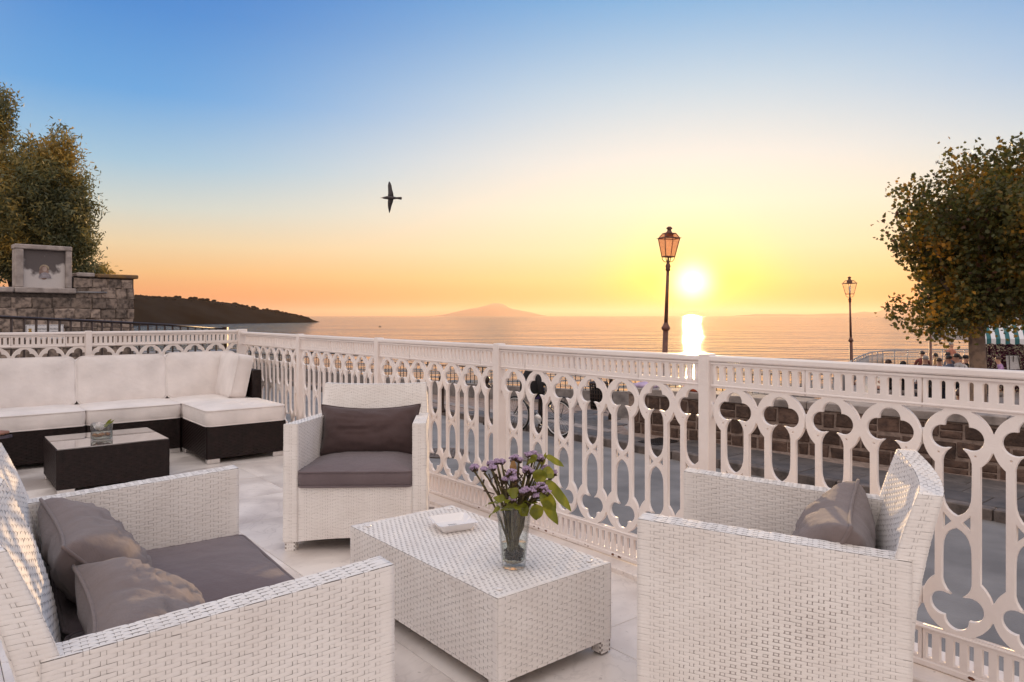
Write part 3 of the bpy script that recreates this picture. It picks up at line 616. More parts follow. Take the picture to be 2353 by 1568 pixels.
def span_half(sgn, low=False):
    r_ = arc(0, RCZ, RO, 15, 66, 7); q = [(A, 0.893)] + [p for p in r_ if p[0] < A - .0015] + [(r_[-1][0] - .002, 0.968), (A, 0.968)]
    if low: q = [(x, 2 * ZM - z) for x, z in q]
    return [(sgn * x, z) for x, z in q]
def slot(x, z0, z1, w, arch=True):
    if arch: return [(x - w, z0), (x + w, z0), (x + w, z1 - w)] + arc(x, z1 - w, w, 30, 150, 4) + [(x - w, z1 - w)]
    return [(x - w, z0), (x + w, z0), (x + w, z1), (x - w, z1)]
def shift(p, dx): return [(x + dx, z) for x, z in p]
ZB, ZT = 0.03, 1.088
def panel_mesh():
    holes = []
    for cx in (-A, A):
        holes += [shift(up_open, cx), shift(mir(up_open), cx)]
        for s in (-1, 1): holes.append(shift([(s * 0.043, 0.600), (s * 0.043, 0.546), (s * 0.017, 0.573)], cx))
        for s in (-1, 1): holes.append(shift(arc(s * 0.0585, 0.812, 0.0035, 0, 300, 5), cx))
        for k in range(5):
            x = cx + (k - 2) * 2 * A / 5
            holes.append(slot(x, 1.002, 1.068, 0.0085)); holes.append(slot(x, 0.062, 0.150, 0.0088, False))
    g = shift(gap_half(1), -A); holes.append(g + [(-x, z) for x, z in reversed(g[1:-1])])
    for low in (False, True):
        s_ = shift(span_half(1, low), -A)[:-1]; holes.append(s_ + [(-x, z) for x, z in reversed(s_[1:])])
    # outer outline with the half openings of both ends as notches
    rt = [(2 * A, ZB)] + list(reversed(shift(span_half(1, True), A)))  if False else None
    right = [(2 * A, ZB), (2 * A, 2 * ZM - 0.968)] + list(reversed(shift(span_half(1, True), A)[:-1])) + list(reversed(shift(gap_half(1), A))) + shift(span_half(1), A)[:-1] + [(2 * A, 0.968), (2 * A, ZT)]
    outer = right + [(-x, z) for x, z in reversed(right)]
    c = bpy.data.curves.new('panel', 'CURVE'); c.dimensions = '2D'; c.fill_mode = 'BOTH'; c.extrude = 0.0072; c.bevel_depth = 0.002; c.bevel_resolution = 0; c.offset = -0.002
    for h in [outer] + holes:
        s_ = c.splines.new('POLY'); s_.points.add(len(h) - 1); s_.use_cyclic_u = True
        for q, (x, z) in zip(s_.points, h): q.co = (x, z, 0, 1)
    t = bpy.data.objects.new('panel', c); COL.objects.link(t); dg = bpy.context.evaluated_depsgraph_get()
    me = bpy.data.meshes.new_from_object(t.evaluated_get(dg)); bpy.data.objects.remove(t)
    me.transform(Matrix.Rotation(R(90), 4, 'X')); return me
pm = panel_mesh(); pm.name = 'tracery_panel'
def railing(name, label, sea_side, v_or_u, starts, posts, zs, span):
    t = empty(name, label, 'railing', ORG, TH)
    def put(o, s):
        if sea_side: o.location = (v_or_u, s, 0); o.rotation_euler = (0, 0, R(90))
        else: o.location = (s, v_or_u, 0)
        o.scale = (1, 1, zs); return o
    for s in starts:
        o = put(mk('tracery_panel', pm, M['rail_paint'], t), s + 2 * A); o.scale = (0.9945, 1, zs); o.rotation_euler.x += random.uniform(-.003, .003); o.location.x += random.uniform(-.001, .001) if sea_side else 0
    a, b = span; L = b - a; mid = (a + b) / 2
    put(MB().bbox(-L / 2, L / 2, -0.026, 0.026, ZT + .001, 1.117, .006).build('top_rail', M['rail_paint'], t), mid)
    put(MB().bbox(-L / 2, L / 2, -0.0195, 0.0195, 1.072, ZT, .003).build('upper_moulding', M['rail_paint'], t), mid) if False else None
    for z0, z1, th_ in ((1.0755, 1.0865, 0.0185), (0.9745, 0.9835, 0.0165), (0.166, 0.175, 0.0165), (0.0302, 0.052, 0.0185)):
        put(MB().bbox(-L / 2, L / 2, -th_, th_, z0, z1, .003).build('moulding', M['rail_paint'], t), mid)
    for s, w in posts:
        MBp = MB().bbox(-w / 2, w / 2, -0.032 - (0.012 if w > .07 else 0), 0.030, 0.029, 1.124, .004)
        put(MBp.build('post', M['rail_paint'], t), s)
    return t
r1 = railing('cast_railing', 'long white cast tracery railing on the sea side of the terrace', True, 0.0, [-3.786 + 4 * A * k for k in range(19)], [(0.05 + 1.5631 * k, 0.058) for k in (-2, -1, 0, 1, 2)], 1.0, (-3.786, 4.80))
r2 = railing('cast_railing', 'white cast tracery railing behind the cream sofa', False, 4.85, [-2.189 + 4 * A * k for k in range(-6, 5)], [(-1.541 - 1.5631 * k, 0.058) for k in (0, 1)] + [(0.0, 0.098)], 1.02, (-4.86, 0.0))
# rust flecks on the foot of the seaside railing
for k in range(44):
    s = random.uniform(-3.2, 2.5); a = random.uniform(.003, .012)
    me = mesh('rust_fleck', [(0, a * math.cos(q) * random.uniform(.6, 1.6), random.uniform(.4, .8) * a * math.sin(q)) for q in np.linspace(0, 5.2, 6)], [(5, 4, 3, 2, 1, 0)])
    mk('rust_fleck', me, M['rust'], r1, (-0.0195, s, random.choice((0.041, 0.043, 0.047, 0.045))))

# ---- iron railings and lamps of the street
def bar_rail(name, label, poly, z_of, h, pitch, r_bar, mats, top_r, lower=True, kind='bars', kerb=None, post_every=0):
    t = empty(name, label, 'fence', (0, 0, 0))
    P = [Vector((p[0], p[1], 0)) for p in poly]
    tops = [Vector((p.x, p.y, z_of(p) + h)) for p in P]
    MB().tube(tops, top_r, 8).build('top_rail', mats, t)
    if lower: MB().tube([q - Vector((0, 0, h * 0.16)) for q in tops], top_r * .55, 6).build('middle_rail', mats, t)
    bm = MB().tube([(0, 0, 0), (0, 0, 1)], r_bar, 6, sm=True).mesh('bar'); bigm = MB().tube([(0, 0, 0), (0, 0, 1)], r_bar * 2.6, 8).mesh('post')
    L = sum((b - a).length for a, b in zip(P, P[1:])); n = int(L / pitch); acc = MB()
    for i in range(n + 1):
        p = along(poly, i / n); z = z_of(p); base = kerb or 0.03
        isp = post_every and i % post_every == 0
        if kind == 'bars' or isp:
            o = mk('post' if isp else 'bar', bigm if isp else bm, mats, t); o.location = (p.x, p.y, z + base); o.scale = (1, 1, h - base - (0 if isp or not lower else h * 0.16))
        else: acc.tube([(p.x, p.y, z + base), (p.x, p.y, z + h - (h * .16 if lower else 0))], r_bar, 5)
    if kind != 'bars': tag(acc.build('balusters', mats, t), kind='stuff')
    return t
iron_l = [(-6.35, 7.3), (-6.0, 8.35), (-5.6, 9.55), (-5.2, 10.75), (-4.82, 11.9)]
def lz(p): return float(np.interp(p.y, [7.3, 8.4, 9.6, 10.8, 11.9], [1.31, 1.285, 1.225, 1.16, 1.085])) - 2.0
tl_ = bar_rail('iron_railing', 'dark iron bar railing sloping down between the terrace and the tuff wall', iron_l, lz, 2.0, 0.152, 0.0155, M['iron_brown'], 0.018, False)
MB().bbox(-.04, .04, -.04, .04, -1.0, 1.12, .01).build('post', M['iron_brown'], tl_, (-4.80, 11.95, 0))
def kz(p): return -0.885
FENL = [(-9.6, 26.2), (-6, 23.2), (-2.9, 20.4), (0, 18.5), (2.2, 17.3), (6.1, 16.7), (7.6, 18.2)]
bar_rail('sea_fence', 'black iron bar fence on a concrete kerb along the sea edge', FENL, kz, 0.97, 0.135, 0.009, M['iron_dark'], 0.024, True, kerb=0.36, post_every=14)
kerbw = MB()
for a, b in zip(FENL, FENL[1:]):
    a3, b3 = Vector((*a, 0)), Vector((*b, 0)); t_ = (b3 - a3).normalized(); nn = Vector((-t_.y, t_.x, 0)) * 0.11
    kerbw.hexa([(*(q.xy), -2.2) for q in (a3 - nn, b3 - nn, b3 + nn, a3 + nn)], [(*(q.xy), -0.52) for q in (a3 - nn, b3 - nn, b3 + nn, a3 + nn)])
tag(kerbw.build('fence_kerb', M['concrete']), 'concrete kerb carrying the black sea fence', None, None, 'structure')
bar_rail('pipe_railing', 'grey tubular pipe railing beyond the rear corner of the terrace', [(-20, 20.6), (-16, 22.4), (-12.2, 24.2), (-9.7, 26.1)], lambda p: -1.0, 1.04, 1.35, 0.055, M['steel_grey'], 0.045, True)
FENR = [(7.6, 18.2), (9, 20), (11.5, 24.7), (14.8, 31), (17.5, 35.8), (20, 40), (22.5, 43.2), (26, 45.3), (34, 45.6), (48, 45.6)]
bar_rail('terrace_fence', 'pale slender baluster railing round the cafe terrace above the sea', FENR, lambda p: plaza_z(p.y), 1.02, 0.16, 0.012, M['steel_grey'], 0.035, True, 'stuff', post_every=9)

def lamp(label, loc, H, zb, frosted, lean=0.0):
    """street lamp: base shaft, ring, slim shaft, bracket, four-sided lantern with crown"""
    t = empty('street_lamp', label, 'street lamp', loc, R(12), 'street lamps on the plaza'); t.rotation_euler = (0, lean, R(12))
    lh_ = 0.92; zl = H - lh_
    MB().lathe([(0.14, 0), (0.14, 0.10), (0.10, 0.16), (0.075, 0.30), (0.066, zb - 0.08)], 8).build('base_shaft', M['lamp_paint'], t)
    MB().lathe([(0.066, zb - 0.08), (0.10, zb - 0.04), (0.105, zb), (0.075, zb + 0.05), (0.055, zb + 0.09), (0.05, zb + 0.12)], 12).build('ring', M['lamp_paint'], t)
    MB().lathe([(0.047, zb + 0.12), (0.036, zl - 0.20)], 12).build('shaft', M['lamp_paint'], t)
    MB().lathe([(0.036, zl - 0.20), (0.062, zl - 0.17), (0.05, zl - 0.13), (0.066, zl - 0.08), (0.035, zl + 0.0), (0.022, zl + 0.10), (0.022, zl + 0.14)], 12).build('capital', M['lamp_paint'], t)
    br = MB()
    for k in range(4):
        a = R(90 * k + 45); c_, s_ = math.cos(a), math.sin(a)
        br.tube([(0.03 * c_, 0.03 * s_, zl + 0.02), (0.10 * c_, 0.10 * s_, zl + 0.03), (0.15 * c_, 0.15 * s_, zl + 0.09), (0.16 * c_, 0.16 * s_, zl + 0.15)], 0.009, 6)
    br.build('bracket', M['lamp_paint'], t)
    b0, b1, z0, z1 = 0.165, 0.275, zl + 0.15, zl + 0.60
    fr = MB()
    def ringsq(r, z, w): 
        q = [(r * math.cos(R(90 * k + 45)), r * math.sin(R(90 * k + 45)), z) for k in range(4)]
        for a, b in zip(q, q[1:] + q[:1]): fr.tube([a, b], w, 6, sm=False)
        return q
    q0 = ringsq(b0, z0, 0.013); q1 = ringsq(b1, z1, 0.016)
    for a, b in zip(q0, q1): fr.tube([a, b], 0.012, 6, sm=False)
    for q in q1: fr.tube([q, (q[0] * 1.18, q[1] * 1.18, q[2] + 0.005)], [0.012, 0.002], 5)
    fr.build('lantern_frame', M['lamp_paint'], t)
    pn = 'lantern_pane' if frosted else 'lantern_pane_clear'
    for k in range(4):
        a, b = q0[k], q0[(k + 1) % 4]; c_, d_ = q1[(k + 1) % 4], q1[k]; sc_ = 0.985
        mk('lantern_pane', mesh('pane', [tuple(Vector((p[0] * sc_, p[1] * sc_, p[2]))) for p in (a, b, c_, d_)], [(0, 1, 2, 3)]), M[pn], t)
    q2 = [(0.17 * math.cos(R(90 * k + 45)), 0.17 * math.sin(R(90 * k + 45)), z1 + 0.115) for k in range(4)]
    rf = MB()
    for a, b in zip(q1, q2): rf.tube([a, b], 0.010, 6, sm=False)
    for a, b in zip(q2, q2[1:] + q2[:1]): rf.tube([a, b], 0.011, 6, sm=False)
    rf.build('roof_frame', M['lamp_paint'], t)
    for k in range(4): mk('roof_pane', mesh('pane', [tuple(p) for p in (q1[k], q1[(k + 1) % 4], q2[(k + 1) % 4], q2[k])], [(0, 1, 2, 3)]), M[pn], t)
    MB().lathe([(0.11, z1 + 0.02), (0.105, z1 + 0.10), (0.09, z1 + 0.125), (0.055, z1 + 0.17), (0.045, z1 + 0.21), (0.075, z1 + 0.235), (0.07, z1 + 0.255), (0.03, z1 + 0.285), (0.0, z1 + 0.29)], 14).build('crown', M['lamp_paint'], t)
    if not frosted:
        MB().lathe([(0.022, z0), (0.024, z0 + 0.12), (0.03, z0 + 0.16), (0.045, z0 + 0.24), (0.03, z0 + 0.31), (0, z0 + 0.325)], 10).build('bulb', M['white_ceramic'], t)
    return t
p1 = px(1524.0, 900, 17.3); lamp('street lamp with rosy frosted lantern rising left of the sun', (p1.x, 17.3, -0.72), 1.3 + 209 * 17.3 / 1640 + 0.72, 1.3 - 27 * 17.3 / 1640 + 0.72, True, R(2.2))
p2 = px(1957.5, 900, 30.0); zg = plaza_z(30); lamp('clear lantern street lamp between the sun and the plane tree', (p2.x, 30.0, zg), 1.3 + 92 * 30 / 1640 - zg, 1.3 - 56 * 30 / 1640 - zg, False, R(-1.5))
p3 = px(2138, 800, 38.0); zg = plaza_z(38); lamp('street lamp partly hidden by the plane tree leaves at the cafe', (p3.x, 38.0, zg), 4.9, 1.3 - 53 * 38 / 1640 - zg, False, 0.0)
# =================================================================== FURNITURE
class Weave:
    """woven strands laid over curved or flat patches: every float and stake is real geometry, joined per part"""
    def __init__(s, pitch=0.0285, row=0.0093, lift=1.0): s.v = []; s.f = []; s.n = 0; s.p = pitch; s.r = row; s.l = lift
    def patch(s, P, w, h):
        nc = max(1, round(w / s.p)); nr = max(1, round(h / s.r)); pw = w / nc; rh = h / nr
        J, I = np.meshgrid(np.arange(nc), np.arange(nr)); J = J.ravel(); I = I.ravel(); par = ((I + J) % 2 == 0) | ((J == 0) | (J == nc - 1)) & (nc > 2)
        def emit(sv, tv, lf, na, nb):
            # sv,tv,lf: (N, na, nb)
            S = np.clip(sv / w, 0, 1); T = np.clip(tv / h, 0, 1); e = 0.004
            p0 = P(S, T); ds = P(np.clip(S + e, 0, 1), T) - P(np.clip(S - e, 0, 1), T); dt = P(S, np.clip(T + e, 0, 1)) - P(S, np.clip(T - e, 0, 1))
            nn = np.cross(ds, dt); nn /= np.linalg.norm(nn, axis=-1, keepdims=True) + 1e-12
            V = (p0 + nn * lf[..., None]).reshape(-1, 3); N = sv.shape[0]
            q = []
            for a in range(na - 1):
                for b in range(nb - 1): q.append([a * nb + b, a * nb + b + 1, (a + 1) * nb + b + 1, (a + 1) * nb + b])
            q = np.array(q)[None] + (np.arange(N) * na * nb)[:, None, None] + s.n
            s.v.append(V); s.f.append(q.reshape(-1, 4)); s.n += len(V)
        cj = (J[par] + .5) * pw; ci = (I[par] + .5) * rh; N = len(cj)
        if N:
            jit = rng.normal(0, .03, N) * rh; k = rng.uniform(.8, 1.25, N) * s.l
            off = np.array([-.80, -.60, 0, .60, .80]) * pw; lf = np.array([.0003, .0020, .0022, .0020, .0003])
            tw = rng.normal(0, .05, N) * rh; sv = cj[:, None, None] + off[None, None, :] + np.zeros((N, 3, 1)); tv = (ci + jit)[:, None, None] + np.array([-.495, 0, .495])[None, :, None] * rh + (tw[:, None] * np.array([-1, -.5, 0, .5, 1])[None, :])[:, None, :]
            emit(sv, tv, lf[None, None, :] * k[:, None, None] * np.array([.62, 1.0, .62])[None, :, None] + rng.normal(0, .00012, (N, 1, 1)), 3, 5)
        cj = (J[~par] + .5) * pw; ci = (I[~par] + .5) * rh; N = len(cj)
        if N:
            sv = cj[:, None, None] + np.array([-.17, .17])[None, None, :] * pw + np.zeros((1, 3, 1)); tv = ci[:, None, None] + np.array([-.6, 0, .6])[None, :, None] * rh + np.zeros((1, 1, 2))
            emit(sv, tv, np.array([.0003, .0016, .0003])[None, :, None] * s.l * np.ones((N, 1, 2)), 3, 2)
    def quad(s, a, b, c, d):
        a, b, c, d = (np.array(q, float) for q in (a, b, c, d))
        P = lambda S, T: (a * ((1 - S) * (1 - T))[..., None] + b * (S * (1 - T))[..., None] + c * (S * T)[..., None] + d * ((1 - S) * T)[..., None])
        s.patch(P, (np.linalg.norm(b - a) + np.linalg.norm(c - d)) / 2, (np.linalg.norm(d - a) + np.linalg.norm(c - b)) / 2)
    def build(s, mat, parent, name='weave'):
        V = np.concatenate(s.v); Fc = np.concatenate(s.f); me = bpy.data.meshes.new(name)
        me.vertices.add(len(V)); me.vertices.foreach_set('co', V.astype(np.float32).ravel()); me.loops.add(Fc.size); me.loops.foreach_set('vertex_index', Fc.ravel().astype(np.int32))
        me.polygons.add(len(Fc)); me.polygons.foreach_set('loop_start', np.arange(0, Fc.size, 4, dtype=np.int32)); me.polygons.foreach_set('use_smooth', np.ones(len(Fc), bool)); me.update(calc_edges=True)
        return tag(mk(name, me, mat, parent), kind='stuff')
def woven_hexa(name, b, t, mat, parent, faces='FRBLT', pitch=0.0285, row=0.0093, top_along=None, lift=1.0):
    core = MB().hexa(b, t).build(name, M['wicker_gap_shade'] if mat is M['wicker_white'] else mat, parent)
    w = Weave(pitch, row, lift)
    if 'F' in faces: w.quad(b[0], b[1], t[1], t[0])
    if 'R' in faces: w.quad(b[1], b[2], t[2], t[1])
    if 'B' in faces: w.quad(b[2], b[3], t[3], t[2])
    if 'L' in faces: w.quad(b[3], b[0], t[0], t[3])
    if 'T' in faces:
        if (Vector(t[1]) - Vector(t[0])).length >= (Vector(t[2]) - Vector(t[1])).length: w.quad(t[0], t[1], t[2], t[3])
        else: w.quad(t[1], t[2], t[3], t[0])
    w.build(mat, core); return core
def hx8(x0, x1, y0, y1, z0, z1): return [(x0, y0, z0), (x1, y0, z0), (x1, y1, z0), (x0, y1, z0)], [(x0, y0, z1), (x1, y0, z1), (x1, y1, z1), (x0, y1, z1)]

def rr_loop(w, d, rad, n=14, k=0.0):
    """rounded rectangle, evenly enough sampled; k narrows it towards +y"""
    pts = []
    for cx, cy, a0 in ((w / 2 - rad, -d / 2 + rad, -90), (w / 2 - rad, d / 2 - rad, 0), (-w / 2 + rad, d / 2 - rad, 90), (-w / 2 + rad, -d / 2 + rad, 180)):
        for i in range(7): a = R(a0 + 15 * i); pts.append((cx + rad * math.cos(a), cy + rad * math.sin(a)))
    out = []
    for a, b in zip(pts, pts[1:] + pts[:1]):
        L = math.hypot(b[0] - a[0], b[1] - a[1]); m_ = max(1, int(L / 0.035))
        for i in range(m_): out.append((a[0] + (b[0] - a[0]) * i / m_, a[1] + (b[1] - a[1]) * i / m_))
    return [(x * (1 - k * (y / d + .5)), y) for x, y in out]
def cushion(name, w, d, h, mat, parent, loc, rot=(0, 0, 0), rad=0.05, puff=0.03, pip=0.0055, k=0.0, seed=0, wr=0.006):
    lp = rr_loop(w, d, rad, k=k); n = len(lp); v = []; f = []
    rings = [(0.0, 0.0), (.5, 0.0), (.93, 0.0), (.985, .02), (1.0, .10), (1.012, .32), (1.016, .55), (1.010, .8), (1.0, .93), (.985, 1.0), (.955, 1.0), (.90, 1.0), (.80, 1.0), (.62, 1.0), (.40, 1.0), (.18, 1.0), (.02, 1.0)]
    for ri, (r, zf) in enumerate(rings):
        for (x, y) in lp:
            z = zf * h
            if ri >= 9:
                q = 1 - r; z += puff * (1 - (1 - min(1, q * 1.6)) ** 2.2)
                z += wr * (noise.noise(Vector((x * r * 9 + seed, y * r * 7, seed * 1.3))) + .5 * noise.noise(Vector((x * r * 22, y * r * 22, seed)))) * min(1, q * 6)
                z -= 0.010 * max(0, noise.noise(Vector((x * 30 + seed, y * 30, 4.4)))) * (r > .85) * (r < .98)
            b = 1 + 0.012 * noise.noise(Vector((x * 8 + seed, y * 8, zf * 3)))
            v.append((x * r * b, y * r * b, z))
    for i in range(len(rings) - 1):
        for j in range(n): f.append((i * n + j, i * n + (j + 1) % n, (i + 1) * n + (j + 1) % n, (i + 1) * n + j))
    f.append(tuple((len(rings) - 1) * n + j for j in range(n))); f.append(tuple(range(n - 1, -1, -1)))
    o = mk(name, mesh(name, v, f, True), mat, parent, loc, rot)
    for zf in (0.03, 0.975): MB().tube([(x * 1.004, y * 1.004, zf * h) for x, y in lp], pip, 6, True).build('piping', mat, o)
    return o
def pillow(label, w, h, t, mat, matrix, seed=0):
    """soft knife-edge pillow, local x width, z height, y thickness (front -y)"""
    nx, nz = 36, 24; v = []; f = []; edge = []
    def xz(i, j):
        a, b = -1 + 2 * i / nx, -1 + 2 * j / nz
        a = math.copysign(abs(a) ** .85, a); b = math.copysign(abs(b) ** .85, b)
        x = a * w / 2 * (1 - 0.075 * (1 - b * b)); z = b * h / 2 * (1 - 0.11 * (1 - a * a)); return a, b, x, z
    for side in (-1, 1):
        for i in range(nx + 1):
            for j in range(nz + 1):
                a, b, x, z = xz(i, j)
                th = max(0, (1 - abs(a) ** 5.0)) ** .5 * max(0, (1 - abs(b) ** 2.8)) ** .5
                y = side * t / 2 * th
                n1_ = noise.noise(Vector((a * 1.6 + seed, b * 5.5 + .8 * a, seed + side))); n2_ = noise.noise(Vector((a * 6 + seed, b * 2.0, side * 3 + seed))); fold = .75 * (1 - 2.6 * abs(n1_)) * .6 + .45 * (1 - 2.6 * abs(n2_)) * .6
                y += side * fold * 0.022 * th * (1 - .6 * max(abs(a), abs(b)) ** 3) + side * 0.016 * th * math.sin((a * b * 7) + seed) * abs(a * b)
                y -= side * 0.022 * math.exp(-((a - .12 * math.sin(b * 2 + seed)) / .10) ** 2) * th * (.55 + .45 * b)
                z += -0.012 * (1 - a * a) * (b > 0)
                v.append((x, y, z))
    m_ = (nx + 1) * (nz + 1)
    for i in range(nx):
        for j in range(nz):
            q = (i * (nz + 1) + j, (i + 1) * (nz + 1) + j, (i + 1) * (nz + 1) + j + 1, i * (nz + 1) + j + 1); f.append(q); f.append(tuple(m_ + k for k in reversed(q)))
    o = mk('throw_pillow', mesh('throw_pillow', v, f, True), mat); tag(o, label, 'pillow', 'loose pillows on the wicker seats'); o.matrix_world = matrix
    loop = [(i, 0) for i in range(nx)] + [(nx, j) for j in range(nz)] + [(nx - i, nz) for i in range(nx)] + [(0, nz - j) for j in range(nz)]
    pp = []
    for i, j in loop: p = v[i * (nz + 1) + j]; pp.append((p[0], p[1], p[2]))
    MB().tube(pp, 0.0058, 6, True).build('piping', mat, o); return o

def wicker_seat(name, label, cat, loc, rz, W, seats, Wr=None, D=0.71, group='white wicker seats', zt=0.858, ln=0.10):
    t = empty(name, label, cat, loc, rz, group); m = M['wicker_white']; Wr = Wr or W; at = 0.074; zf, zr = 0.70, 0.665
    for s in (-1, 1):
        fo, fi, ro, ri = s * W / 2, s * (W / 2 - at), s * Wr / 2, s * (Wr / 2 - at)
        fb = s * (W / 2 + .004)
        xs = (fb, fi, ri, ro) if s < 0 else (fi, fb, ro, ri); xt = (fo, fi, ri, ro) if s < 0 else (fi, fo, ro, ri)
        ys = (0, 0, D, D)
        b = [(xs[i], ys[i], 0.05) for i in range(4)]; tp = [(xt[i], ys[i], zf if i < 2 else zr) for i in range(4)]
        woven_hexa('arm', b, tp, m, t, 'FRBLT')
    # apron with a shallow arch at the foot
    x0, x1 = -W / 2 + at + .001, W / 2 - at - .001; nseg = 10
    core = MB(); w = Weave()
    def zb(x): return 0.05 + 0.018 * (1 - (2 * x / (x1 - x0)) ** 2)
    for i in range(nseg):
        a, b = x0 + (x1 - x0) * i / nseg, x0 + (x1 - x0) * (i + 1) / nseg
        core.hexa([(a, .004, zb(a)), (b, .004, zb(b)), (b, .05, zb(b)), (a, .05, zb(a))], [(a, .004, .352), (b, .004, .352), (b, .05, .352), (a, .05, .352)])
    ap = core.build('apron', M['wicker_gap_shade'], t)
    za = np.array([x0, x1]); 
    def PA(S, T):
        X = x0 + (x1 - x0) * S; Z0 = 0.05 + 0.018 * (1 - (2 * X / (x1 - x0)) ** 2); return np.stack([X, np.full_like(X, .004), Z0 + (.352 - Z0) * T], -1)
    w.patch(PA, x1 - x0, .30); w.build(m, ap)
    MB().box(x0, x1, 0.052, D - .08, 0.28, 0.345).build('seat_base', m, t)
    # backrest: leaning slab, hollowed for each seat, thick at the foot and thin at the head
    hw = Wr / 2 - .004
    def hollow(X): 
        q = (X + hw) / (2 * hw) * seats; q = q - np.floor(np.clip(q, 0, seats - 1e-6)); return 1 - (2 * q - 1) ** 2
    def lean(Z, amt): return amt * np.clip((Z - .40) / (zt - .40), 0, 1.2) ** 1.7
    def yf(X, Z): return D - .076 + lean(Z, ln) + .032 * hollow(X) * np.clip((Z - .3) / .5, 0, 1)
    def yr(X, Z): return D + .002 + lean(Z, ln - .022) + .032 * hollow(X) * np.clip((Z - .3) / .5, 0, 1)
    def wx(Z): return hw - .020 * np.clip((Z - .60) / .3, 0, 1)
    def ztop(X): return zt - .012 * hollow(X)
    def PF(S, T): Z = .346 + (zt - .346) * T; X = (2 * S - 1) * wx(Z); Z = np.minimum(Z, ztop(X) + 1) * 1.0; Z = .346 + (ztop(X) - .346) * T; return np.stack([X, yf(X, Z), Z], -1)
    def PR(S, T): S = 1 - S; Z = .05 + (zt - .05) * T; X = (2 * S - 1) * wx(Z); Z = .05 + (ztop(X) - .05) * T; return np.stack([X, yr(X, Z), Z], -1)
    def PS(sg):
        def g(S, T):
            Z = .36 + (zt - .36) * T; X = sg * wx(Z); Z = .36 + (ztop(X) - .36) * T; q = S if sg > 0 else 1 - S
            return np.stack([X, yf(X, Z) * (1 - q) + yr(X, Z) * q, Z], -1)
        return g
    def PT(S, T): X = (2 * S - 1) * wx(np.full_like(S, zt)); Z = ztop(X); return np.stack([X, yf(X, Z) * (1 - T) + yr(X, Z) * T, Z], -1)
    cb = MB()
    def grid(P, a, b):
        S, T = np.meshgrid(np.linspace(0, 1, a), np.linspace(0, 1, b), indexing='ij'); V = P(S, T).reshape(-1, 3)
        cb.add(V.tolist(), [(i * b + j, (i + 1) * b + j, (i + 1) * b + j + 1, i * b + j + 1) for i in range(a - 1) for j in range(b - 1)], True)
    grid(PF, 14 * seats, 14); grid(PR, 14 * seats, 14); grid(PS(1), 4, 10); grid(PS(-1), 4, 10); grid(PT, 14 * seats, 3)
    bk = cb.build('backrest', M['wicker_gap_shade'], t); w = Weave()
    w.patch(PF, 2 * hw, zt - .346); w.patch(PR, 2 * hw, zt - .05); w.patch(PS(1), .078, zt - .36); w.patch(PS(-1), .078, zt - .36); w.patch(PT, 2 * hw, .06); w.build(m, bk)
    for sx in (-1, 1):
        for y0 in (0.006, D - .056): woven_hexa('leg', *hx8(min(sx * (W / 2 - .004), sx * (W / 2 - .062)), max(sx * (W / 2 - .004), sx * (W / 2 - .062)), y0, y0 + .05, 0.0, 0.0498), m, t, 'FRBL')
    return t
def seat_pad(t, x, w, mat, D=0.71, k=0.0, seed=0): return cushion('seat_cushion', w, D - .075, .085, mat, t, (x, (D - .075) / 2 - .012, .3535), rad=.035, puff=.032, k=k, seed=seed)

# two-seat sofa, near left
love = wicker_seat('wicker_loveseat', 'white wicker two-seat sofa with grey cushions in the left foreground', 'sofa', (-0.702, 2.294, 0), R(126), 1.418, 2, zt=0.875, ln=0.125)
seat_pad(love, 0.318, 0.632, M['fabric_mauve'], seed=1.0); seat_pad(love, -0.318, 0.632, M['fabric_mauve'], seed=2.2)
def pil(t, label, x, y, z, tilt, yaw, w, h, th, mat, seed):
    m_ = Matrix.Translation(t.location) @ Matrix.Rotation(t.rotation_euler.z, 4, 'Z') @ Matrix.Translation((x, y, z)) @ Matrix.Rotation(yaw, 4, 'Z') @ Matrix.Rotation(-tilt, 4, 'X')
    return pillow(label, w, h, th, mat, m_, seed)
pil(love, 'grey pillow at the far end of the white two-seat sofa', 0.31, 0.525, 0.550, R(42), R(2), 0.64, 0.345, 0.20, M['fabric_taupe'], 1.3)
pil(love, 'grey pillow at the near end of the white two-seat sofa', -0.32, 0.465, 0.520, R(57), R(-2), 0.64, 0.36, 0.20, M['fabric_taupe'], 5.1)
# armchair facing the camera
ch1 = wicker_seat('wicker_armchair', 'white wicker armchair with mauve seat cushion facing the camera before the railing', 'armchair', (-0.8695, 3.955, 0), R(2.0), 0.782, 1, 0.70)
seat_pad(ch1, 0.0, 0.630, M['fabric_mauve'], k=0.08, seed=3.1)
pil(ch1, 'shade-darkened pillow propped in the armchair facing the camera', 0.0, 0.50, 0.582, R(20), R(1), 0.62, 0.335, 0.20, M['fabric_backlit'], 2.7)
# armchair seen from its side, on the right
ch2 = wicker_seat('wicker_armchair', 'white wicker armchair seen from its side in the right foreground', 'armchair', (0.371 + .4135 * .389, 2.107 + .9105 * .389, 0), R(245.6), 0.778, 1, 0.73, zt=0.838, ln=0.09)
seat_pad(ch2, 0.0, 0.628, M['fabric_mauve'], k=0.05, seed=4.4)
pil(ch2, 'taupe pillow standing in the side-turned armchair on the right', 0.0, 0.52, 0.575, R(24), R(-3), 0.63, 0.33, 0.21, M['fabric_taupe'], 7.7)

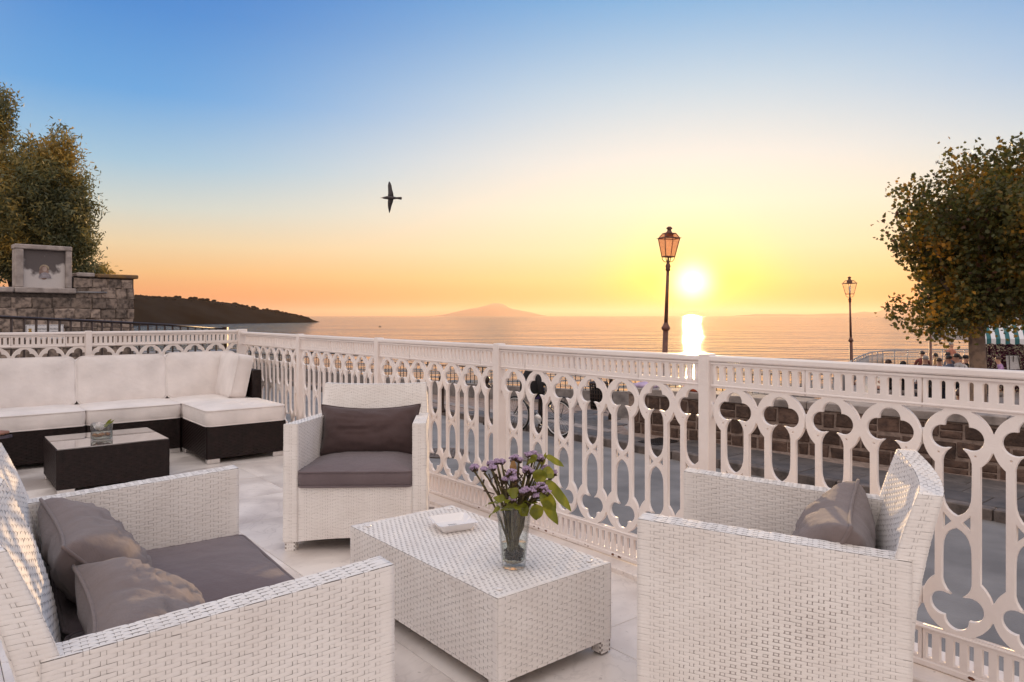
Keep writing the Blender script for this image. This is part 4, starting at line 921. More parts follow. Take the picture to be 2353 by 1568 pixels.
# white coffee table
ct = empty('coffee_table', 'low white wicker coffee table between the white seats', 'coffee table', F(-1.0475, -1.08), TH)
w_, l_ = 0.2775, 0.54
woven_hexa('body', *hx8(-w_, w_, -l_, l_, 0.055, 0.345), M['wicker_white'], ct, 'FRBLT', 0.024, 0.0115, lift=1.1)
for sx in (-1, 1):
    for sy in (-1, 1):
        woven_hexa('leg', *hx8(min(sx * (w_ - .002), sx * (w_ - .052)), max(sx * (w_ - .002), sx * (w_ - .052)), min(sy * (l_ - .002), sy * (l_ - .052)), max(sy * (l_ - .002), sy * (l_ - .052)), 0.008, 0.0548), M['wicker_white'], ct, 'FRBL')
        MB().bbox(sx * (w_ - .027) - .02, sx * (w_ - .027) + .02, sy * (l_ - .027) - .02, sy * (l_ - .027) + .02, 0, 0.0078, .002).build('glide', M['kerb_stone'], ct)
        MB().lathe([(0.013, 0), (0.013, 0.0025), (0.009, 0.004), (0, 0.0042)], 16).build('clear_pad', M['white_ceramic'], ct, (sx * (w_ - .055), sy * (l_ - .06), 0.3488))
# ashtray
def ashtray():
    t = empty('ashtray', 'square white ceramic ashtray on the coffee table', 'ashtray', F(-0.985, -0.86, 0.3490), TH + R(-14))
    n = 8; v = []; prof = [(0.066, 0.0), (0.090, 0.036), (0.0925, 0.037), (0.089, 0.0375), (0.062, 0.010), (0.0, 0.009)]
    def sq(r, i, m_=48):
        a = 2 * math.pi * (i + .5) / m_; p = 0.12; c_, s_ = math.cos(a), math.sin(a)
        k = r / max(abs(c_), abs(s_)); q = 1 - p * 0.12 * (min(abs(c_), abs(s_)) / max(abs(c_), abs(s_))) ** 6; return (c_ * k * q, s_ * k * q), a
    m_ = 48; f = []
    for ri, (r, z) in enumerate(prof):
        for i in range(m_):
            (x, y), a = sq(max(r, 1e-4), i); d = abs((a - math.pi / 2 + math.pi / 2) % math.pi - math.pi / 2) if False else abs(math.sin(a))
            dip = 0.010 * math.exp(-(math.sin(a) / .13) ** 2) if 1 <= ri <= 3 else 0
            v.append((x, y, z - dip))
    for k in range(len(prof) - 1):
        for i in range(m_): f.append((k * m_ + i, k * m_ + (i + 1) % m_, (k + 1) * m_ + (i + 1) % m_, (k + 1) * m_ + i))
    f.append(tuple(range(m_ - 1, -1, -1))); f.append(tuple((len(prof) - 1) * m_ + i for i in range(m_)))
    mk('dish', mesh('dish', v, f, False), M['white_ceramic'], t)
    mbp = MB()
    for k in range(5): mbp.tube([(-.02 + k * .008, -.01, .0105), (-.012 + k * .008, .006, .0107), (-.016 + k * .008, .016, .0105)], .0009, 4)
    mbp.build('printed_mark', M['steel_grey'], t)
ashtray()

# vase with statice and leaves
VP_ = F(-1.0915, -1.421, 0.3492)
vs = empty('glass_vase', 'tall tapered clear glass vase with dark pebbles on the coffee table', 'vase', VP_)
MB().lathe([(0.0, 0.0), (0.042, 0.0), (0.044, 0.004), (0.0465, 0.025), (0.066, 0.225), (0.067, 0.236), (0.0655, 0.238), (0.0635, 0.236), (0.0625, 0.225), (0.0425, 0.030), (0.036, 0.022), (0.0, 0.020)], 40).build('glass', M['glass'], vs)
MB().lathe([(0.0, 0.0225), (0.036, 0.0235), (0.0421, 0.0315), (0.0480, 0.088), (0.0478, 0.090), (0.0, 0.090)], 32).build('water', M['water_clear'], vs)
pbl = MB()
for k in range(150):
    a = random.uniform(0, 6.28); z_ = random.uniform(.030, .068); r = (0.030 + .12 * (z_ - .03)) * math.sqrt(random.random()); pbl.ball((r * math.cos(a), r * math.sin(a), z_), random.uniform(.006, .0095), 6, 4, (1, 1, .7))
tag(pbl.build('pebbles', M['pebble_dark'], vs), kind='stuff')
bq = empty('bouquet', 'bouquet of lilac statice with green and yellow leaves in the tall vase', 'flowers', VP_)
def vpx(x, y, dz=0.0):
    """point of the vase's depth plane seen at a frame position; dz pushes it away from the camera"""
    p = px(x, y, VP_.y + dz); return p - VP_
def curve_pts(a, b, c, n=7): return [Vector(a) * (1 - i / n) ** 2 + Vector(b) * 2 * (i / n) * (1 - i / n) + Vector(c) * (i / n) ** 2 for i in range(n + 1)]
def leaf_mesh(L, W, curl=0.2, n=9):
    v = []; f = []
    for i in range(n + 1):
        s = i / n; hw_ = W / 2 * (math.sin(math.pi * s ** .8)) ** .75 * (1 - .25 * s) if 0 < s < 1 else 0.0008
        z = -curl * L * s * s
        for q in (-1, -.5, 0, .5, 1): v.append((L * s, q * hw_, z + abs(q) * hw_ * .30 + 0.004 * math.sin(9 * s + q)))
    f = [(i * 5 + k, (i + 1) * 5 + k, (i + 1) * 5 + k + 1, i * 5 + k + 1) for i in range(n) for k in range(4)]
    return mesh('leaf', v, f, True)
zoomv = lambda X, Y: ((1700 + X * 550 / 1568) / 1.632, (1650 + Y * 550 / 1568) / 1.632)
heads = [(225, 300, .02, 34), (330, 320, 0, 20), (400, 255, .03, 34), (420, 300, -.01, 26), (470, 235, .02, 22), (520, 235, .03, 24), (610, 350, -.03, 40), (640, 420, -.04, 34), (560, 430, -.03, 22), (650, 195, .04, 36), (700, 215, .03, 26),
         (775, 320, 0, 40), (825, 345, .01, 26), (805, 165, .04, 22), (860, 150, .05, 22), (930, 195, .04, 34), (985, 300, .05, 26), (1080, 355, .05, 24), (760, 550, -.055, 44), (840, 545, -.055, 44), (940, 500, -.05, 46), (990, 560, -.05, 40), (880, 600, -.05, 26), (625, 640, -.05, 22)]
foot = [Vector((random.uniform(-.022, .022), random.uniform(-.02, .02), .045)) for _ in range(9)]
for hi_, (X, Y, dz, sz) in enumerate(heads):
    x, y = zoomv(X, Y); c = vpx(x, y, dz); rim = Vector((c.x * .30, c.y * .30, .215 + random.uniform(-.01, .01)))
    rr_ = math.hypot(rim.x, rim.y); rim *= 1.0
    if rr_ > .05: rim.x *= .05 / rr_; rim.y *= .05 / rr_
    if hi_ % 2 == 0: pts = curve_pts(foot[hi_ % 9], rim, c - Vector((0, 0, .012)), 9)
    else: pts = curve_pts(rim, rim.lerp(c, .45) + Vector((0, 0, .015)), c - Vector((0, 0, .012)), 6)
    MB().tube(pts, [0.0042 + 0.002 * math.sin(i * 2.1 + hi_) * .4 for i in range(len(pts))], 6).build('stem', M['stem_green'], bq)
    for j in range(3):
        q0 = pts[-3 - j % 2]; MB().tube([q0, q0 + Vector((random.uniform(-.015, .015), random.uniform(-.015, .015), .014)), q0 + Vector((random.uniform(-.028, .028), random.uniform(-.02, .02), .034))], [.0022, .002, .0032], 5).build('side_shoot', M['flower_calyx'], bq)
    hd = empty('flower_head', None, None, c); hd.parent = bq
    r = 1.3 * sz * 550 / 1568 / 1.632 * VP_.y / 1640
    cal = MB(); pet = MB()
    for k in range(17):
        a = random.uniform(0, 6.28); q = math.sqrt(random.random()) * r * .9; bx, by = q * math.cos(a), q * math.sin(a); bz = -0.35 * q + random.uniform(-.30, .40) * r
        cal.tube([(0, 0, -r * .9), (bx * .7, by * .7, bz - r * .35), (bx, by, bz)], [.0016, .003, .0055], 5)
        for j in range(5):
            b2 = random.uniform(0, 6.28); e = random.uniform(.0015, .0075); pet.ball((bx + e * math.cos(b2), by + e * math.sin(b2), bz + .003 + random.uniform(0, .006)), random.uniform(.0028, .0046), 5, 3)
    cal.build('calyx', M['flower_calyx'], hd); tag(pet.build('petals', M['flower_lilac'], hd), kind='stuff')
lf_spec = [((560, 640), (440, 620), 70, -.05), ((690, 600), (590, 540), 100, -.06), ((690, 690), (520, 745), 60, -.05), ((700, 700), (790, 800), 110, -.06), ((880, 680), (895, 850), 120, -.06), ((930, 570), (1090, 740), 120, -.06), ((985, 430), (1250, 730), 95, -.03),
           ((960, 640), (1110, 880), 90, -.05), ((930, 310), (920, 470), 120, -.02), ((960, 310), (1060, 400), 105, 0.0), ((900, 165), (800, 250), 60, .03), ((985, 170), (1170, 270), 60, .04), ((940, 290), (985, 150), 36, .05), ((880, 470), (940, 590), 60, -.03)]
for k, (a, b, wd, dz) in enumerate(lf_spec):
    A_ = vpx(*zoomv(*a), dz); B_ = vpx(*zoomv(*b), dz + random.uniform(-.02, .02)); L = (B_ - A_).length; Wd = wd * 550 / 1568 / 1.632 * VP_.y / 1640
    ax = (B_ - A_).normalized(); up = Vector((0.2 * math.sin(k * 2.3), -0.75, 0.55)); yv = up.cross(ax).normalized(); zv = ax.cross(yv)
    o = mk('leaf', leaf_mesh(L * 1.12, Wd * 1.45, random.uniform(.05, .16)), M['leaf_bouquet'], bq); o.matrix_local = Matrix((( ax.x, yv.x, zv.x, A_.x), (ax.y, yv.y, zv.y, A_.y), (ax.z, yv.z, zv.z, A_.z), (0, 0, 0, 1)))
    rim = Vector((A_.x * .35, A_.y * .35, .22)); MB().tube(curve_pts(rim, rim.lerp(A_, .6) + Vector((0, 0, .02)), A_ + ax * .004, 5), .0022, 5).build('leaf_stalk', M['stem_green'], bq)
for k in range(13):
    a = k * 0.9; q_ = random.uniform(.6, 1.1); MB().tube([(0.02 * math.cos(a + 2), .02 * math.sin(a + 2), .05), (.03 * q_ * math.cos(a), .03 * q_ * math.sin(a), .15), (.043 * q_ * math.cos(a), .043 * q_ * math.sin(a), .245 + random.uniform(0, .06))], .0068, 7).build('stem', M['stem_green'], bq)
for k in range(11):
    a = k * .571 + .3; r_ = .05; A_ = Vector((r_ * math.cos(a), r_ * math.sin(a), .225 + random.uniform(0, .05))); L = random.uniform(.05, .085)
    o = mk('leaf', leaf_mesh(L, L * .5, random.uniform(.1, .3)), M['leaf_bouquet'], bq); o.location = A_; o.rotation_euler = (random.uniform(-.5, .5), random.uniform(-.7, .35), a + random.uniform(-.4, .4))
a_, b_ = Vector((0.004, .01, .05)), vpx(*zoomv(640, 225), .02)
MB().tube([a_, b_ - Vector((0, 0, .02)), b_], [.010, .013, .006], 4, sm=False).build('flat_stick', M['stick_tan'], bq)

# ---- dark wicker sectional with cream cushions
def sofa_unit(name, label, u0, u1, v0, v1, back=True, side=False, cush=True, grp='dark wicker sofa modules'):
    t = empty(name, label, 'sofa module', F((u0 + u1) / 2, (v0 + v1) / 2), TH, grp); hw, hd = (u1 - u0) / 2 - .004, (v1 - v0) / 2 - .003; m = M['wicker_dark']
    woven_hexa('base', *hx8(-hw, hw, -hd, hd, 0.045, 0.325), m, t, 'FRBLT', 0.034, 0.014, lift=2.0)
    if back: woven_hexa('back_panel', *hx8(-hw, hw, hd - .075, hd, 0.3255, 0.745), m, t, 'FRBLT', 0.034, 0.014, lift=2.0)
    if side: woven_hexa('side_panel', *hx8(hw - .075, hw, -hd, hd - .077, 0.3255, 0.745), m, t, 'FRBLT', 0.034, 0.014, lift=2.0)
    for sx in (-1, 1):
        for sy in (-1, 1): MB().bbox(min(sx * (hw - .004), sx * (hw - .115)), max(sx * (hw - .004), sx * (hw - .115)), min(sy * (hd - .004), sy * (hd - .055)), max(sy * (hd - .004), sy * (hd - .055)), 0, 0.044, .004).build('foot', M['chrome'], t)
    return t, hw, hd
VS0, VS1 = 3.75, 4.56
for (u0, u1, lab, sd) in ((-1.72, -0.935, 'armless dark wicker sofa module with cream cushions behind the glass table', 1.1), (-2.51, -1.725, 'armless dark wicker sofa module with cream cushions at the left frame edge', 2.7), (-3.30, -2.515, 'armless dark wicker sofa module with cream cushions beyond the left frame edge', 4.2)):
    t, hw, hd = sofa_unit('sofa_module', lab, u0, u1, VS0, VS1)
    cushion('seat_cushion', 2 * hw + .002, 2 * hd - .05, .135, M['fabric_cream'], t, (0, -.032, .3275), rad=.05, puff=.016, seed=sd, wr=.004)
    cushion('back_cushion', 2 * hw + .004, .46, .155, M['fabric_cream'], t, (0.0, hd - .085, .660), (R(90 - 9), 0, 0), rad=.06, puff=.022, seed=sd + 5, wr=.007)
t, hw, hd = sofa_unit('corner_module', 'dark wicker corner module with cream cushions in the railing corner', -0.93, -0.17, VS0, VS1, True, True)
cushion('seat_cushion', 2 * hw - .08, 2 * hd - .05, .135, M['fabric_cream'], t, (-.04, -.032, .3275), rad=.05, puff=.016, seed=9, wr=.004)
cushion('back_cushion', 2 * hw - .05, .46, .155, M['fabric_cream'], t, (-.035, hd - .085, .668), (R(90 - 9), 0, 0), rad=.06, puff=.022, seed=11, wr=.007)
cushion('back_cushion', 2 * hd - .24, .44, .155, M['fabric_cream'], t, (hw - .095, -.06, .668), (R(90 - 12), 0, R(-90)), rad=.06, puff=.022, seed=13, wr=.007)
t, hw, hd = sofa_unit('ottoman', 'dark wicker ottoman with thick cream cushion in front of the corner', -0.93, -0.22, 2.985, 3.745, False)
cushion('seat_cushion', 2 * hw + .01, 2 * hd + .01, .14, M['fabric_cream'], t, (0, 0, .3275), rad=.055, puff=.022, seed=15, wr=.004)
# dark glass-topped table
gt = empty('glass_table', 'square dark wicker table with mirror-like glass top', 'coffee table', F(-1.715, 2.90), TH)
woven_hexa('body', *hx8(-.375, .375, -.36, .36, .042, .328), M['wicker_dark'], gt, 'FRBL', 0.034, 0.014, lift=2.0)
MB().bbox(-.372, .372, -.357, .357, .3285, .337, .0012).build('glass_top', M['table_glass'], gt)
for sx in (-1, 1):
    for sy in (-1, 1): MB().bbox(min(sx * .372, sx * .26), max(sx * .372, sx * .26), min(sy * .356, sy * .31), max(sy * .356, sy * .31), 0, .0415, .004).build('foot', M['chrome'], gt)
# glass tumbler with a white flower and pebbles
GP = F(-1.764, 2.79, 0.3375)
gb = empty('glass_bowl', 'short clear glass tumbler with tan pebbles on the dark table', 'vase', GP)
MB().lathe([(0, 0), (.072, 0), (.076, .004), (.076, .128), (.0745, .130), (.0725, .128), (.0725, .016), (.068, .012), (0, .012)], 36).build('glass', M['glass'], gb)
MB().lathe([(0, .0125), (.068, .0125), (.0720, .018), (.0720, .058), (0, .058)], 32).build('water', M['water_clear'], gb)
for k in range(13):
    a = random.uniform(0, 6.28); r = .048 * math.sqrt(random.random()); MB().ball((0, 0, 0), random.uniform(.013, .02), 8, 6, (1.2, 1, .75)).build('pebble', M['pebble_tan'], gb, (r * math.cos(a), r * math.sin(a), .03 + random.uniform(0, .016)))
wf = empty('white_flower', 'white blossom with two green leaves in the short glass', 'flower', GP)
def petal(): 
    v = []; f = []; n = 6
    for i in range(n + 1):
        s = i / n; hw_ = .017 * math.sin(math.pi * (0.12 + .80 * s))
        for q in (-1, 0, 1): v.append((.045 * s, q * hw_, .018 * s * s - abs(q) * -.006))
    return mesh('petal', v, [(i * 3 + k, (i + 1) * 3 + k, (i + 1) * 3 + k + 1, i * 3 + k + 1) for i in range(n) for k in range(2)], True)
pt_ = petal()
for k in range(26):
    o = mk('petal', pt_, M['petal_white'], wf); a = k * 2.4; el = .1 + .05 * k
    o.location = (-.018, .0, .072 + .0012 * k); o.rotation_euler = (random.uniform(-.4, .4), -min(el, 1.35), a); s_ = 1.15 - .016 * k; o.scale = (s_, s_, s_)
for (a, L, wd, el) in ((0.35, .085, .034, 1.0), (0.1, .10, .016, .75)):
    o = mk('leaf', leaf_mesh(L, wd, .1), M['leaf_bouquet'], wf); o.location = (.022, 0, .092); o.rotation_euler = (R(60), -el, a)
# =================================================================== TREES
def ngon_cloud(name, shape, centers, sizes, mat, parent, up_bias=0.3, droop=0.0, kind='stuff'):
    """many leaves of one outline as one mesh"""
    S = np.array(shape, float); n = len(S); N = len(centers)
    nx = rng.normal(size=(N, 3)); nx /= np.linalg.norm(nx, axis=1, keepdims=True); nz = rng.normal(size=(N, 3)); nz[:, 2] += up_bias * 2; nx[:, 2] -= droop
    nx /= np.linalg.norm(nx, axis=1, keepdims=True); ny = np.cross(nz, nx); ny /= np.linalg.norm(ny, axis=1, keepdims=True); nz = np.cross(nx, ny)
    V = centers[:, None, :] + sizes[:, None, None] * (S[None, :, 0:1] * nx[:, None, :] + S[None, :, 1:2] * ny[:, None, :] + S[None, :, 2:3] * nz[:, None, :])
    V = V.reshape(-1, 3); me = bpy.data.meshes.new(name)
    me.vertices.add(len(V)); me.vertices.foreach_set('co', V.astype(np.float32).ravel()); me.loops.add(N * n); me.loops.foreach_set('vertex_index', np.arange(N * n, dtype=np.int32))
    me.polygons.add(N); me.polygons.foreach_set('loop_start', np.arange(0, N * n, n, dtype=np.int32)); me.update(calc_edges=True)
    return tag(mk(name, me, mat, parent), kind=kind)
def ell_points(c, r, n, shell=0.45, lump=0.22, seed=0.0):
    d = rng.normal(size=(n, 3)); d /= np.linalg.norm(d, axis=1, keepdims=True); rad = rng.random(n) ** shell
    k = np.array([1 + lump * noise.noise(Vector(q) * 2.3 + Vector((seed, seed, 0))) * 1.6 for q in d.tolist()])
    return np.array(c) + d * np.array(r) * (rad * k)[:, None]
plane_leaf = [(0, 0, 0), (.18, -.30, .03), (.10, -.52, .06), (.42, -.36, 0), (.62, -.44, .05), (.66, -.17, .0), (1.0, 0, -.08), (.66, .17, 0), (.62, .44, .05), (.42, .36, 0), (.10, .52, .06), (.18, .30, .03)]
tz = plaza_z(22)
pt = empty('plane_tree', 'round leafy plane tree with mottled pale trunk beside the cafe', 'tree', (12.72, 19.5, plaza_z(19.5)))
pt.scale = (0.886, 0.886, 0.886)
MB().tube([(0, 0, -.1), (0.0, 0, .25), (.02, 0, 1.2), (-.03, 0, 2.3), (.02, 0, 3.2)], [.30, .255, .235, .225, .20], 14).build('trunk', M['wood_bark'], pt)
limbs = MB()
cz = 3.75 - tz
for k in range(11):
    a = k * 2.39; r = random.uniform(1.4, 2.5); h = random.uniform(.2, 2.4)
    limbs.tube([(0, 0, 2.7 + .05 * k), (.3 * r * math.cos(a), .3 * r * math.sin(a), 3.2 + .3 * h), (r * math.cos(a), r * math.sin(a), cz + h - .3)], [.11, .07, .02], 7)
limbs.build('limbs', M['wood_bark'], pt)
cl = ell_points((0.95, 0, cz + .05), (3.05, 2.9, 2.68), 2700, .42, .26, 3.1)
sk_ = ell_points((-.5, -.1, 3.0), (2.1, 1.8, .75), 260, .5, .3, 8.0); cl = np.concatenate([cl, sk_]); cl = cl[(cl[:, 2] > 2.1 + .55 * np.exp(-(cl[:, 0] / .5) ** 2) + .35 * np.maximum(0, np.abs(cl[:, 0]) - 1.3) + .55 * np.clip(cl[:, 0] * 2, 0, 1))]
lv = (cl[:, None, :] + rng.normal(0, .17, (len(cl), 17, 3))).reshape(-1, 3)
# upright leafy shoots breaking the outline
sh_ = []
for k in range(90):
    d = rng.normal(size=3); d[2] = abs(d[2]) * .9 + (.35 if k % 2 else 0); d /= np.linalg.norm(d); base = np.array((0.95, 0, cz + .05)) + d * np.array((2.95, 2.85, 2.6)) * .97; dirv = d * .35 + np.array((0, 0, 1.0)) * .8; L = random.uniform(.35, .75)
    for j in range(9): sh_.append(base + dirv * L * j / 9 + rng.normal(0, .045, 3))
lv = np.concatenate([lv, np.array(sh_)])
ngon_cloud('crown', plane_leaf, lv, rng.uniform(.09, .165, len(lv)), M['leaf_plane'], pt, .35, .25)

lt = empty('evergreen_tree', 'dense narrow-leaved tree behind the tuff wall on the left', 'tree', (-14.2, 20.5, -1.0))
MB().tube([(0, 0, 0), (.1, 0, 1.6), (-.1, .1, 3.4), (.1, 0, 6.2)], [.26, .21, .15, .03], 10).build('trunk', M['bark_dark'], lt)
lb = MB(); 
blobs = [((55, 485), (1.8, 1.8, 1.75), 720), ((-70, 370), (1.2, 1.1, 2.2), 420), ((2, 265), (.36, .4, .95), 70), ((140, 360), (.42, .5, .85), 80), ((155, 475), (.66, .75, 1.15), 210), ((172, 560), (.5, .6, .8), 130), ((200, 626), (.75, .5, .2), 60), ((25, 590), (1.6, 1.3, .75), 260), ((85, 390), (.85, .9, .75), 130)]
pts = []
for (xy, r, n) in blobs:
    c = px(*xy, 20.3) - lt.location; q = ell_points(c, r, int(n * 2.2), .5, .34, xy[0]); pts.append(q)
    lb.tube([(0, 0, 2.6), tuple(Vector((0, 0, 2.6)).lerp(c, .5) + Vector((0, 0, .2))), tuple(c)], [.09, .06, .02], 6)
lb.build('limbs', M['bark_dark'], lt)
wh = np.concatenate(pts)
lau = [(0, 0, 0), (.35, -.13, .03), (.72, -.10, .0), (1.0, 0, -.08), (.72, .10, 0), (.35, .13, .03)]
lv = (wh[:, None, :] + rng.normal(0, .10, (len(wh), 14, 3))).reshape(-1, 3)
tw_ = []
for k in range(260):
    q = wh[random.randrange(len(wh))]; d = q - np.array(px(70, 470, 20.3) - lt.location); d /= np.linalg.norm(d) + 1e-6; d[2] += .5
    for j in range(8): tw_.append(q + d * .035 * j + rng.normal(0, .04, 3))
lv = np.concatenate([lv, np.array(tw_)])
ngon_cloud('crown', lau, lv, rng.uniform(.10, .17, len(lv)), M['leaf_laurel'], lt, .3, -.1)

# =================================================================== PEOPLE
def bake_body(joints, edges, tags):
    me = bpy.data.meshes.new('body'); me.from_pydata([j[0] for j in joints], edges, []); o = bpy.data.objects.new('body', me); COL.objects.link(o)
    sk = o.modifiers.new('s', 'SKIN'); sk.use_smooth_shade = True
    for i, j in enumerate(joints): r = j[1]; me.skin_vertices[0].data[i].radius = (r, r) if not hasattr(r, '__len__') else r
    me.skin_vertices[0].data[0].use_root = True
    ss = o.modifiers.new('d', 'SUBSURF'); ss.levels = 1; ss.render_levels = 1
    dg = bpy.context.evaluated_depsgraph_get(); b = bpy.data.meshes.new_from_object(o.evaluated_get(dg)); bpy.data.objects.remove(o)
    J = np.array([j[0] for j in joints]); jt = [j[2] for j in joints]
    for p in b.polygons:
        d = np.linalg.norm(J - np.array(p.center), axis=1); p.material_index = tags.index(jt[int(d.argmin())])
    return b
def sitting(lean=0.0, arm=(.30, .80), headturn=0.0, cross=False):
    L = lean
    j = [((0, 0, .53), (.15, .115), 'low'), ((0, -.02 + .3 * L, .72), (.145, .10), 'top'), ((0, .0 + .8 * L, .93), (.165, .105), 'top'), ((0, .02 + L, 1.08), (.085, .07), 'top'), ((0, .04 + 1.05 * L, 1.15), .052, 'skin'), ((0.0, .06 + 1.15 * L, 1.22), (.075, .085), 'skin'), ((headturn * .01, .06 + 1.2 * L, 1.30), (.078, .092), 'skin'), ((0, .05 + 1.2 * L, 1.37), .05, 'skin'), ((headturn * .05, .155 + 1.15 * L, 1.245), .016, 'skin')]
    e = [(0, 1), (1, 2), (2, 3), (3, 4), (4, 5), (5, 6), (6, 7), (5, 8)]
    for s in (-1, 1):
        n = len(j); ay, az = arm
        j += [((s * .18, 0 + .9 * L, 1.03), .062, 'top'), ((s * .245, .07 + .6 * L, .80), .048, 'top'), ((s * .17, ay - .06, az), .036, 'skin'), ((s * .14, ay + .03, az + .01), (.038, .022), 'skin')]
        e += [(3, n), (n, n + 1), (n + 1, n + 2), (n + 2, n + 3)]
        n = len(j)
        if cross and s > 0: j += [((s * .09, .02, .52), .085, 'low'), ((s * .06, .45, .62), .065, 'low'), ((s * -.18, .62, .36), .045, 'skin')]; e += [(0, n), (n, n + 1), (n + 1, n + 2)]
        else:
            j += [((s * .09, .02, .52), .085, 'low'), ((s * .12, .44, .53), .066, 'low'), ((s * .12, .42, .12), .042, 'low'), ((s * .13, .54, .05), (.04, .03), 'shoe')]; e += [(0, n), (n, n + 1), (n + 1, n + 2), (n + 2, n + 3)]
    return j, e
def standing():
    j = [((0, 0, .95), (.15, .11), 'low'), ((0, 0, 1.12), (.15, .115), 'top'), ((0, 0, 1.34), (.175, .11), 'top'), ((0, 0, 1.48), (.085, .07), 'top'), ((0, .01, 1.55), .055, 'skin'), ((0, .02, 1.63), (.075, .085), 'skin'), ((0, .02, 1.71), (.078, .09), 'skin'), ((0, .01, 1.77), .05, 'skin'), ((0, .115, 1.645), .016, 'skin')]
    e = [(0, 1), (1, 2), (2, 3), (3, 4), (4, 5), (5, 6), (6, 7), (5, 8)]
    for s in (-1, 1):
        n = len(j); j += [((s * .19, 0, 1.43), .066, 'top'), ((s * .27, .02, 1.18), .050, 'top'), ((s * .10, .20, 1.26), .038, 'skin'), ((s * .03, .23, 1.31), (.036, .025), 'skin')]; e += [(3, n), (n, n + 1), (n + 1, n + 2), (n + 2, n + 3)]
        n = len(j); j += [((s * .09, 0, .90), .095, 'low'), ((s * .10, .02, .50), .068, 'low'), ((s * .10, -.02, .10), .045, 'low'), ((s * .11, .12, .04), (.045, .03), 'shoe')]; e += [(0, n), (n, n + 1), (n + 1, n + 2), (n + 2, n + 3)]
    return j, e
TG = ['skin', 'top', 'low', 'shoe']
BODY = {}
def body(key):
    if key not in BODY:
        BODY[key] = bake_body(*dict(sit=lambda: sitting(0.0), lean=lambda: sitting(.09, (.38, .80)), slump=lambda: sitting(-.06, (.22, .70)), stand=standing)[key](), TG)
    return BODY[key]
def person(label, key, loc, face, top, low='cloth_jeans', hair='hair_dark', long=False, scale=1.0, skin='skin', shoe='cloth_black', cap=None):
    me = body(key).copy()
    for m_ in (skin, top, low, shoe): me.materials.append(M[m_])
    o = mk('person', me); o.location = loc; o.rotation_euler = (0, 0, face); o.scale = (scale,) * 3; tag(o, label, 'person', 'people on the plaza')
    hz, hy = {'sit': (1.30, .06), 'lean': (1.30, .165), 'slump': (1.30, -.01), 'stand': (1.71, .02)}[key]
    h = MB()
    prof = [(math.sin(a) * .092, math.cos(a) * .098) for a in np.linspace(.001, 1.75, 7)]
    h.lathe([(r, z) for r, z in reversed(prof)], 12, (0, hy - .018, hz + .004), True, .95, 1.08)
    if long: h.lathe([(.03, -.36), (.085, -.30), (.10, -.14), (.093, .0), (.05, .06)], 10, (0, hy - .05, hz), True, 1, .72)
    h.build('hair', M[hair], o)
    if cap: MB().lathe([(.101, .015), (.103, .05), (.085, .10), (.03, .118), (0, .119)], 12, (0, hy - .01, hz), True, 1, 1.1).build('cap', M[cap], o)
    return o
def cafe_chair(label, loc, rz, mat='iron_dark'):
    t = empty('cafe_chair', label, 'chair', loc, rz, 'cafe chairs')
    MB().bbox(-.21, .21, -.2, .22, .42, .45, .008).build('seat', M[mat], t)
    for sx in (-1, 1):
        MB().tube([(sx * .19, .19, 0), (sx * .19, .19, .42)], .013, 6).build('leg', M[mat], t)
        MB().tube([(sx * .19, -.22, 0), (sx * .19, -.19, .42), (sx * .19, -.26, .86)], .013, 6).build('leg', M[mat], t)
        MB().tube([(sx * .21, -.22, .66), (sx * .23, .05, .67), (sx * .21, .19, .44)], .012, 6).build('armrest', M[mat], t)
    v = [(x, -.205 - .05 * (z - .5) / .3 - .03 * (1 - (x / .19) ** 2), z) for z in (.52, .68, .86) for x in (-.19, -.1, 0, .1, .19)]
    mk('backrest', mesh('backrest', v, [(r * 5 + c, r * 5 + c + 1, r * 5 + c + 6, r * 5 + c + 5) for r in range(2) for c in range(4)], True), M[mat], t)
def cafe_table(label, loc, rz=0.0, w=.42):
    t = empty('cafe_table', label, 'table', loc, rz, 'cafe tables')
    MB().bbox(-w, w, -w, w, .70, .73, .006).build('tabletop', M['wood_bark'], t)
    MB().tube([(0, 0, 0), (0, 0, .70)], .035, 8).build('pedestal', M['iron_dark'], t)
    MB().lathe([(.26, 0), (.25, .02), (.04, .05)], 12).build('foot', M['iron_dark'], t)
    v = []; n = 40
    for (k, z, wv) in ((.02, .735, 0), (1.0, .735, 0), (1.03, .715, .3), (1.05, .55, 1.0), (1.08, .44, 1.4)):
        for i in range(n):
            a = 2 * math.pi * (i + .5) / n; c_, s_ = math.cos(a), math.sin(a); r = w * k / max(abs(c_), abs(s_)) * (1 + .02 * wv * math.sin(i * 2.6)); v.append((r * c_, r * s_, z - .05 * (wv > 1) * (abs(c_ * s_) > .45)))
    mk('tablecloth', mesh('tablecloth', v, [(r * n + i, r * n + (i + 1) % n, (r + 1) * n + (i + 1) % n, (r + 1) * n + i) for r in range(4) for i in range(n)] + [tuple(range(n))], True), M['white_cloth'], t)
    g = [(-.2, -.1), (.18, .15), (.1, -.2), (-.12, .2)]
    for (x, y) in g: MB().lathe([(.03, 0), (.004, .006), (.004, .07), (.03, .10), (.034, .15), (.03, .15), (.026, .10), (0, .08)], 10).build('wine_glass', M['glass'], t, (x * w / .42, y * w / .42, .737))
    MB().lathe([(.10, 0), (.11, .012), (.06, .008), (0, .008)], 16).build('plate', M['white_ceramic'], t, (0, 0, .737))
Z6 = lambda X, Y: ((3200 + .272 * X) / 1.632, (1150 + .272 * Y) / 1.632)
def at6(X, depth, k=0.84):
    depth *= k; x = Z6(X, 0)[0]; return Vector(((x - 1176.5) * depth / 1640, depth, plaza_z(depth)))
def seated(label, X, depth, face, chair_label, key='sit', **kw):
    p = at6(X, depth); cafe_chair(chair_label, p, face); q = p + Vector((math.sin(face) * 0, 0, 0)); person(label, key, (p.x, p.y, p.z - .035), face, **kw)
